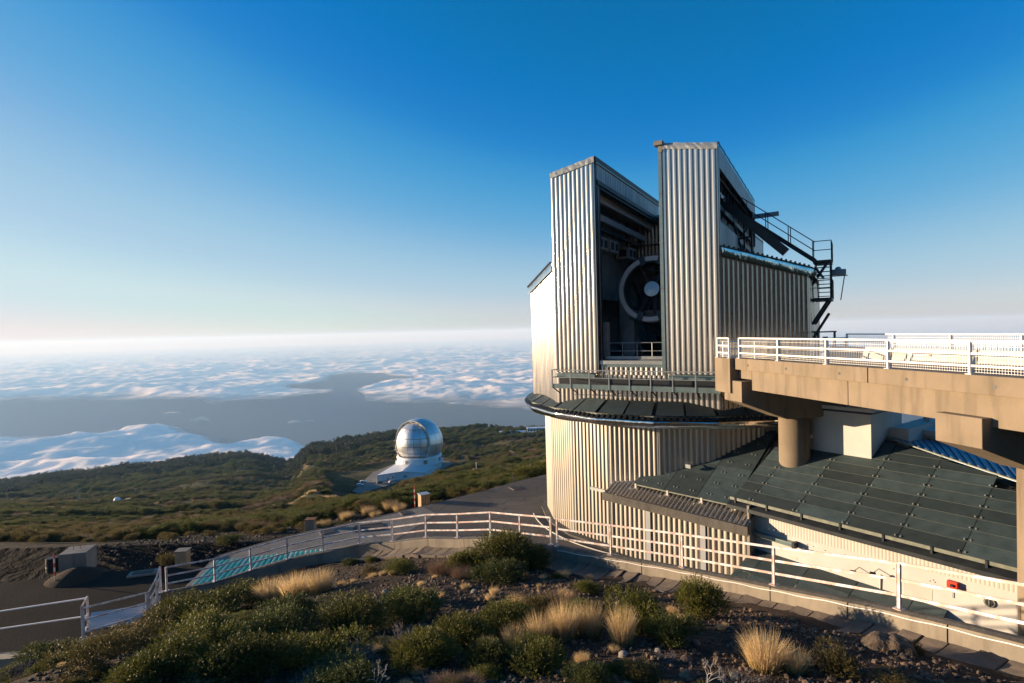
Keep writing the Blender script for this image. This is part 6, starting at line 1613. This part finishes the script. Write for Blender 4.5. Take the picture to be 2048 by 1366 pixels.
# hall with low gable
def hp(x, y, z): return (x + 68, y - 404, z - GZ)
fl_, fr_, bl_, br_ = (-89.5, 367), (-58.8, 372.5), (-82.5, 402), (-53.5, 404)
fm, bmid = (-73.8, 370.2), (-71.0, 399)
zl, zm_, zr_ = -91.4, -90.0, -91.9
MB().add([hp(*fl_, GZ), hp(*fm, GZ), hp(*fr_, GZ), hp(*fl_, zl), hp(*fm, zm_), hp(*fr_, zr_), hp(*bl_, GZ), hp(*bl_, zl), hp(*br_, GZ), hp(*br_, zr_)],
         [(0, 1, 4, 3), (1, 2, 5, 4), (6, 0, 3, 7), (2, 8, 9, 5)]).build('hall_wall', 'white_metal', gtc)
for a, b, c, d in ((fl_, fm, bmid, bl_), (fm, fr_, br_, bmid)):
    za = zl if a == fl_ else zm_; zb = zm_ if a == fl_ else zr_
    MB().quad(hp(a[0], a[1] - .6, za + .25), hp(b[0], b[1] - .6, zb + .25), hp(*c, (zm_ if a == fl_ else zr_) + .25), hp(*d, (zl if a == fl_ else zm_) + .25), 0.3).build('hall_roof', 'white_roof', gtc)
for x in (-80.2, -79.0, -73.0, -71.8):
    y = np.interp(x, [-89.5, -73.8, -58.8], [367, 370.2, 372.5]) - 0.08
    w_o = MB().box(hp(x, y - 0.05, -93.9), hp(x + 0.8, y + 0.15, -92.8)); w_o.build('window', 'glass', gtc)
MB().box(hp(-83.3, 368.0, -95.4), hp(-82.6, 368.3, -93.2)).build('door', 'trim', gtc)
for f in (0.25, 0.5, 0.75):
    x = fl_[0] + (fm[0] - fl_[0]) * f; y = fl_[1] + (fm[1] - fl_[1]) * f
    MB().box(hp(x - .05, y - 0.12, -95.4), hp(x + .05, y, zl + 0.1)).build('wall_seam', 'trim', gtc)
MB().quad(hp(-57.0, 385, -94.2), hp(-55.9, 391.5, -94.2), hp(-55.9, 391.5, -92.6), hp(-57.0, 385, -92.6)).build('side_louvre', 'glass', gtc)
MB().box(hp(-66.5, 366.5, -95.5), hp(-60.5, 372.2, -93.6)).build('side_shed', 'white_roof', gtc)

# cars in its yard
def car(label, x, y, rz, m):
    c = thing('parked_car', label, 'car', (x, y, GZ + 0.3), rz, 'cars parked in front of the domed observatory'); ZOFF[c.name] = 0
    prof = [(-2.1, .35), (-2.1, .85), (-1.9, 1.0), (-1.5, 1.45), (0.3, 1.48), (1.0, 0.98), (1.95, .85), (2.1, .6), (2.1, .35)]
    n = len(prof); vs = [(x_, -0.85, z_) for x_, z_ in prof] + [(x_, 0.85, z_) for x_, z_ in prof]
    MB().add(vs, [tuple(range(n)), tuple(range(2 * n - 1, n - 1, -1))] + [(i, n + i, n + (i + 1) % n, (i + 1) % n) for i in range(n)]).build('body', m, c, bevel=0.06)
    for s in (-0.86, 0.86): MB().box((-1.45, min(s, s * 0.99), 1.0), (0.55, max(s, s * .99), 1.38)).build('side_window', 'glass', c)
    MB().add([(0.38, -.7, 1.42), (0.98, -.7, 1.02), (0.98, .7, 1.02), (0.38, .7, 1.42)], [(0, 1, 2, 3)]).build('windscreen', 'glass', c)
    for wx in (-1.3, 1.3):
        for wy in (-0.86, 0.70): MB().tube((wx, wy, 0.33), (wx, wy + 0.16, 0.33), 0.33, n=12).build('wheel', 'black', c)
M['car_grey'] = mat('dark_grey_car_paint', (0.08, 0.09, 0.10), (0.07, 0.08, 0.09), 1, 0.3, 0.4)
M['car_white'] = mat('white_car_paint', (0.75, 0.76, 0.78), (0.72, 0.73, 0.75), 1, 0.3)
car('white car parked furthest left and nearer in the observatory yard', -98.1, 357.4, 0.2, 'car_white')
car('white car parked behind the other at the left edge of the observatory yard', -98.0, 364.6, 0.2, 'car_white')
car('dark grey car parked by the left end of the white hall', -86.7, 361.5, 0.7, 'car_grey')
car('silver-white car parked in front of the hall windows', -79.2, 363.0, 0.7, 'white_sheet')

# ------------------------------------------------------------------ far buildings, small domes, masts
def tz(x, y): return float(terrain(np.array([x]), np.array([y]))[0])
def lowblock(name, label, x0, y0, w, d, h, floors, base=None):
    z = base if base is not None else tz(x0 + w / 2, y0)
    b = thing(name, label, 'building', (x0, y0, z)); ZOFF[b.name] = 0
    MB().box((0, 0, -3), (w, d, h)).build('wall', 'white_metal', b)
    MB().box((-0.5, -0.8, h), (w + .5, d + .5, h + 0.5)).build('roof', 'white_roof', b)
    n = int(w / 3.2)
    for i in range(n):
        MB().box((0.7 + 3.2 * i, -0.06, h * 0.35), (2.6 + 3.2 * i, -0.01, h * 0.85)).build('window', 'glass', b)
        if i % 3 == 0: MB().box((1 + 3.2 * i, 1, h + .5), (2.6 + 3.2 * i, 2.6, h + 1.8)).build('roof_box', 'white_metal', b)
    return b
lowblock('residence_building', 'long low white building on the far ridge, left end of the group', -16, 612, 28, 9, 3.6, 1, -113.5)
lowblock('residence_building', 'second low white building on the far ridge beside the drum', 8, 598, 26, 9, 3.6, 1, -112.5)
lowblock('residence_building', 'white building set behind the others on the far ridge at the drum edge', 14, 625, 24, 9, 5.0, 1, -113.5)
sd_ = thing('small_dome', 'tiny white telescope dome on a brown hut far out on the left slope', 'observatory', (-211, 300, tz(-211, 300)))
ZOFF[sd_.name] = 0
MB().lathe([(1.6 * math.cos(a), 2.1 + 1.6 * math.sin(a)) for a in np.linspace(0, PI / 2, 8)], 20).build('dome', 'white_metal', sd_, smooth=True)
MB().box((-1.8, -1.8, -1), (1.8, 1.8, 2.1)).build('hut_wall', 'rust', sd_)
hs = thing('brown_hut', 'tiny brown hut right of the small white dome on the left slope', 'hut', (-206, 300, tz(-206, 300))); ZOFF[hs.name] = 0
MB().box((-1.5, -1.2, -1), (1.5, 1.2, 1.7)).build('wall', 'rust', hs); MB().prism([(-1.7, -1.4), (1.7, -1.4), (1.7, 1.4), (-1.7, 1.4)], 1.7, [1.8, 2.3, 2.3, 1.8]).build('roof', 'wood_box', hs)
ms = thing('lattice_mast', 'thin lattice mast on the far left slope', 'mast', (-232, 300, tz(-232, 300))); ZOFF[ms.name] = 0
mb = MB()
for sx_, sy_ in ((-.4, -.4), (.4, -.4), (0, .45)): mb.bar((sx_, sy_, 0), (sx_ * .5, sy_ * .5, 11), 0.09)
for k in range(9): mb.bar((-.4 + k * .02, -.4, k * 1.2), (.4 - k * .02, -.4, k * 1.2 + 1.1), 0.05)
mb.build('lattice', 'grey_rail', ms)
wm = thing('weather_mast', 'short white instrument mast on a pad right of the domed observatory', 'mast', (-10.3, 150, tz(-10.3, 150))); ZOFF[wm.name] = 0
MB().tube((0, 0, 0), (0, 0, 2.3), 0.07, n=8).build('pole', 'white_metal', wm); MB().box((-.3, -.3, 0), (.3, .3, .5)).build('base', 'white_metal', wm); MB().bar((-3.2, -2.0, 0.15), (2.0, -2.0, 0.1), 0.1).build('ground_rail', 'white_metal', wm)

# ------------------------------------------------------------------ pines
def pine_mesh(seed):
    rs = np.random.RandomState(seed); Q = []
    nb = 11; cs = []
    for i in range(nb):
        f = rs.uniform(0.25, 1.0); r = 0.26 * (1.15 - f) + 0.03; a = rs.uniform(0, 6.28)
        cs.append((math.cos(a) * r * 0.8, math.sin(a) * r * 0.8, f * 0.92, 0.10 + 0.13 * (1.1 - f)))
    n = 420; k = rs.randint(0, nb, n); cs = np.array(cs)
    v = unit(rs.normal(size=(n, 3))); b = cs[k, :3] + v * cs[k, 3:4] * rs.uniform(.5, 1, (n, 1)) * np.array([1, 1, 0.8])
    return leaf_quads(b, v + np.array([0, 0, .3]), rs.uniform(0.05, 0.10, n), rs.uniform(0.03, 0.055, n), rs)
PINE = [mesh_of(soup('crown', pine_mesh(300 + i), 'pine', nv=4)) for i in range(4)]
TR_ = MB().tube((0, 0, -0.05), (0, 0, 0.9), 0.022, 0.006, 5).mesh('trunk'); TR_.materials.append(M['bark'])
first_pine = None
rs = np.random.RandomState(77)
def skyline(u):
    best = None
    for yy in np.linspace(560, 1050, 50):
        z = tz(u * yy, yy); t_ = z / yy
        if best is None or t_ > best[0]: best = (t_, yy, z)
    return best
cnt = 0
for k in range(86):
    u = rs.uniform(-0.40, -0.205) if k < 60 else rs.uniform(-0.115, -0.03)
    _, yy, z = skyline(u); yy = yy - rs.uniform(0, 14); x = u * yy
    h = rs.uniform(7.5, 11.5) if k < 60 else rs.uniform(4, 6)
    grp, lab = (('pines along the ridge behind the domed observatory', 'dark pine on the skyline ridge left of the domed observatory') if k < 60 else ('small pines on the skyline right of the dome', 'small dark pine on the skyline right of the domed observatory'))
    e = thing('pine_tree', lab, 'tree', (x, yy, tz(x, yy) - 0.3), rs.uniform(0, 6.28), grp)
    part_obj('crown', PINE[k % 4], e); part_obj('trunk', TR_, e); e.scale = (h * rs.uniform(.9, 1.25), h * rs.uniform(.9, 1.25), h)
    if k in (0, 1, 2): pass
    if first_pine is None: first_pine = e.children[0]
# the far-off woods
fy, fx, fz, fs = [], [], [], []
n = 9000
yy = rs.uniform(520, 1060, n); u = rs.uniform(-1.05, -0.19, n); x = u * yy
lo = np.interp(u, [-1.05, -0.9, -0.77, -0.635, -0.545, -0.477, -0.44, -0.407, -0.38, -0.354, -0.284, -0.232, -0.19], [600, 640, 700, 760, 800, 850, 860, 560, 560, 610, 610, 640, 680])
hi = np.interp(u, [-1.05, -0.41, -0.40, -0.19], [1060, 1060, 800, 790])
keep = (yy > lo + (fbm(x / 40, yy / 40, 61, 3) - .5) * 120) & (yy < hi) & (fbm(x / 30, yy / 30, 62, 3) > 0.33)
x, yy = x[keep], yy[keep]
scatter('far_pine_wood', np.stack([x, yy, terrain(x, yy) - 0.5], 1), rs.uniform(7, 12.5, len(x)), first_pine, 'far pine wood covering the ridges above the clouds', zs=1.0)

# ------------------------------------------------------------------ things around the yard
def stake(label, x, y, h=1.7, z=None):
    z = tz(x, y) if z is None else z
    s = thing('striped_stake', label, 'stake', (x, y, z)); ZOFF[s.name] = 0
    for k in range(7): MB().tube((0, 0, h * k / 7), (0, 0, h * (k + 1) / 7 - 0.001), 0.035, n=8).build('band', 'red' if k % 2 == 0 else 'red_white', s)
stake('red and white striped stake beside the concrete block at the far left', -24.4, 29.8, 1.6, -12.75)
stake('red and white striped stake beside the orange box at the yard edge', -7.35, 41.1, 1.5, -12.6)
ps_ = thing('marker_post', 'short pale post at the edge of the yard near the drum', 'post', (-0.2, 47.4, -12.6)); ZOFF[ps_.name] = 0
MB().box((-.06, -.06, 0), (.06, .06, .7)).build('post', 'stone_grey', ps_); MB().box((-.065, -.065, .5), (.065, .065, .6)).build('band', 'rust', ps_)
def block(name, label, cat, x, y, w, d, h, m, z, rz=0.2, lid=None):
    b = thing(name, label, cat, (x, y, z), rz); ZOFF[b.name] = 0
    MB().box((-w / 2, -d / 2, -0.3), (w / 2, d / 2, h)).build('body', m, b, bevel=0.02)
    if lid: MB().box((-w / 2 - .04, -d / 2 - .04, h), (w / 2 + .04, d / 2 + .04, h + .05)).build('lid', lid, b)
    return b
cb = block('concrete_block', 'big board-marked concrete block with rods on top at the far left', 'block', -25.0, 32.2, 1.35, 1.3, 0.95, 'stone_grey', -12.75, 0.25)
for q in ((-.2, 0), (.1, .1)): MB().tube((q[0], q[1], .9), (q[0], q[1], 1.15), 0.012, n=5).build('rod', 'rust', cb)
bx = block('service_box', 'white and rusty service box above the left end of the fence', 'box', -19.1, 32.3, 0.62, 0.55, 0.85, 'wood_box', -12.9, 0.1, 'stone_grey')
bx = block('service_box', 'rust-streaked white service box at the ramp edge', 'box', -13.35, 36.7, 0.58, 0.5, 0.72, 'stone_grey', -12.6, 0.0, 'rust')
bx = block('service_box', 'orange wooden box with grey lid at the yard edge', 'box', -6.75, 41.5, 0.68, 0.6, 0.72, 'wood_box', -12.5, 0.55, 'white_sheet')
for k in (-0.2, 0.0, 0.2): MB().box((k - .01, -.315, -.1), (k + .01, -.30, .7)).build('board_gap', 'iron', bx)
ba = thing('barrel', 'dark barrel lying beside the concrete block', 'barrel', (-25.9, 31.5, -12.75)); ZOFF[ba.name] = 0
MB().lathe([(0.0, 0), (.3, 0), (.31, .3), (.3, .32), (.31, .6), (.3, .8), (0, .8)], 18).build('drum_body', 'black', ba)
pit = thing('pit_cover', 'large dark rusty cover plate set in the pale ramp', 'cover', (0, 0, 0)); ZOFF[pit.name] = 0
MB().prism([(-10.25, 35.3), (-8.3, 35.6), (-8.75, 36.9), (-10.45, 36.4)], -12.30, -12.27).build('plate', 'iron', pit)
MB().bar((-10.3, 35.35, -12.26), (-8.35, 35.65, -12.26), 0.06, 0.03).bar((-10.4, 36.4, -12.26), (-8.8, 36.88, -12.26), 0.06, 0.03).build('edge_angle', 'stone_grey', pit)
for lab, x, y, w in (('square rusty manhole cover near the orange box', -7.6, 38.8, 0.62), ('square rusty manhole cover in the yard towards the drum', 0.0, 44.3, 0.75), ('small dark manhole cover at the ramp edge', -11.9, 35.5, 0.8)):
    m_ = thing('manhole_cover', lab, 'manhole cover', (x, y, -12.3), 0.5); ZOFF[m_.name] = 0
    MB().box((-w / 2, -w / 2, 0), (w / 2, w / 2, 0.03)).build('cover', 'iron', m_); MB().box((-w / 2 - .06, -w / 2 - .06, -.01), (w / 2 + .06, w / 2 + .06, 0.012)).build('frame', 'stone_grey', m_)
m_ = thing('manhole_chamber', 'low raised concrete manhole beside the lower road', 'manhole cover', (-20.4, 30.8, -12.74), 0.3); ZOFF[m_.name] = 0
MB().box((-.7, -.35, 0), (.7, .35, .12)).build('frame', 'stone_grey', m_, bevel=0.02); MB().box((-.5, -.2, .12), (.5, .2, .14)).build('cover', 'iron', m_)
hp_ = thing('hose', 'pale hose lying on the tarmac round the foot of the drum', 'hose', (0, 0, 0)); ZOFF[hp_.name] = 0
mb = MB(); hc = [Vector((11.02 + 9.9 * math.sin(a), 38.66 - 9.9 * math.cos(a), -12.27)) for a in np.linspace(-1.5, -0.35, 24)]
for a, b in zip(hc[:-1], hc[1:]): mb.tube(a, b, 0.035, n=6)
mb.build('hose_run', 'cream', hp_)
sh = thing('soil_heap', 'dark heap of soil in front of the concrete block', 'heap', (-24.0, 30.6, -12.8)); ZOFF[sh.name] = 0
mb = MB(); mb.lathe([(1.6, -0.1), (1.1, 0.2), (0.6, 0.42), (0.2, 0.55), (0.0, 0.56)], 18); mb.build('soil', 'soil', sh, smooth=True)
# tufts and low plants along the far side of the yard and ramp
edge_list = [('straw', -8.8, 42.6, .8, .7, 'pale grass tuft above the striped stake by the yard'), ('straw', -9.6, 43.3, .9, .9, 'tall golden grass clump behind the orange box'), ('straw', -11.2, 42.8, .8, .7, 'golden grass tuft left of the tall clump by the yard'),
 ('straw', -10.4, 41.8, .7, .5, 'low golden grass between two clumps by the yard'), ('straw', -14.2, 41.5, .9, .6, 'golden tuft above the pale ramp'), ('straw', -12.7, 42.3, .8, .6, 'golden tuft above the middle of the ramp'),
 ('green', 1.2, 53.0, 2.1, 1.6, 'big rounded green shrub beside the drum across the yard'), ('green', 3.2, 55.0, 2.0, 1.6, 'green shrub half hidden by the left edge of the drum'), ('straw', -0.9, 52.0, .9, .8, 'golden tuft at the left foot of the big green shrub by the drum'),
 ('green', -5.0, 44.9, .8, .5, 'low green plant at the yard edge right of the orange box'), ('olive', -3.6, 46.0, .5, .4, 'small yellow-green plant at the yard edge'), ('olive', -6.0, 43.2, .5, .35, 'small yellow plant behind the orange box'),
 ('olive', -21.0, 34.2, .75, .8, 'yellow-green bush above the rusty service box'), ('olive', -19.0, 32.0, .6, .4, 'yellow plant at the foot of the rusty service box'), ('olive', -22.6, 31.0, .5, .7, 'yellow-flowered bush in front of the soil heap'),
 ('green', -25.2, 30.3, .4, .35, 'small bush between the striped stake and the barrel'), ('olive', -13.8, 37.0, .4, .4, 'small yellow plant beside the rust-streaked box'), ('green', -18.4, 36.2, .9, .5, 'low rounded green bush above the fence end'),
 ('straw', 4.4, 54.0, .8, .7, 'small golden tuft against the drum across the yard'), ('green', -12.5, 40.4, .5, .3, 'tiny green plant on dark soil by the ramp')]
for kind, x, y, r, h, lab in edge_list:
    plant(kind, x, y, r, h, lab, z=min(tz(x, y), -12.4) - 0.02, group='plants along the far edge of the yard')
# pale track across the valley
tk = []
for f in np.linspace(0, 1, 40):
    u = -0.62 + 0.22 * f; yy = 150 - 38 * math.sin(f * PI) + 10 * f; tk.append((u * yy, yy))
vs = []
for (x, y) in tk: vs += [(x, y - 1.4, tz(x, y - 1.4) + 0.25), (x, y + 1.4, tz(x, y + 1.4) + 0.25)]
o = MB().add(vs, [(2 * i, 2 * i + 2, 2 * i + 3, 2 * i + 1) for i in range(len(tk) - 1)]).build('dirt_track', 'slope_pave'); tag(o, 'pale dirt track curving across the valley', kind='structure')
# gravelly dark soil between yard and scrub
def yard_pts(rs, n):
    x = rs.uniform(-27, 2, n); y = rs.uniform(29, 46, n); keep = (y > np.interp(x, [-27, -17, -3, 2], [30, 32.5, 44, 48])); x, y = x[keep], y[keep]
    return np.stack([x, y, terrain(x, y)], 1)
g = soup('yard_rubble', stones(5000, yard_pts, 0.04, 0.16, 8), 'pebble', nv=3); tag(g, 'dark rubble on the bare strip beyond the yard', kind='stuff')
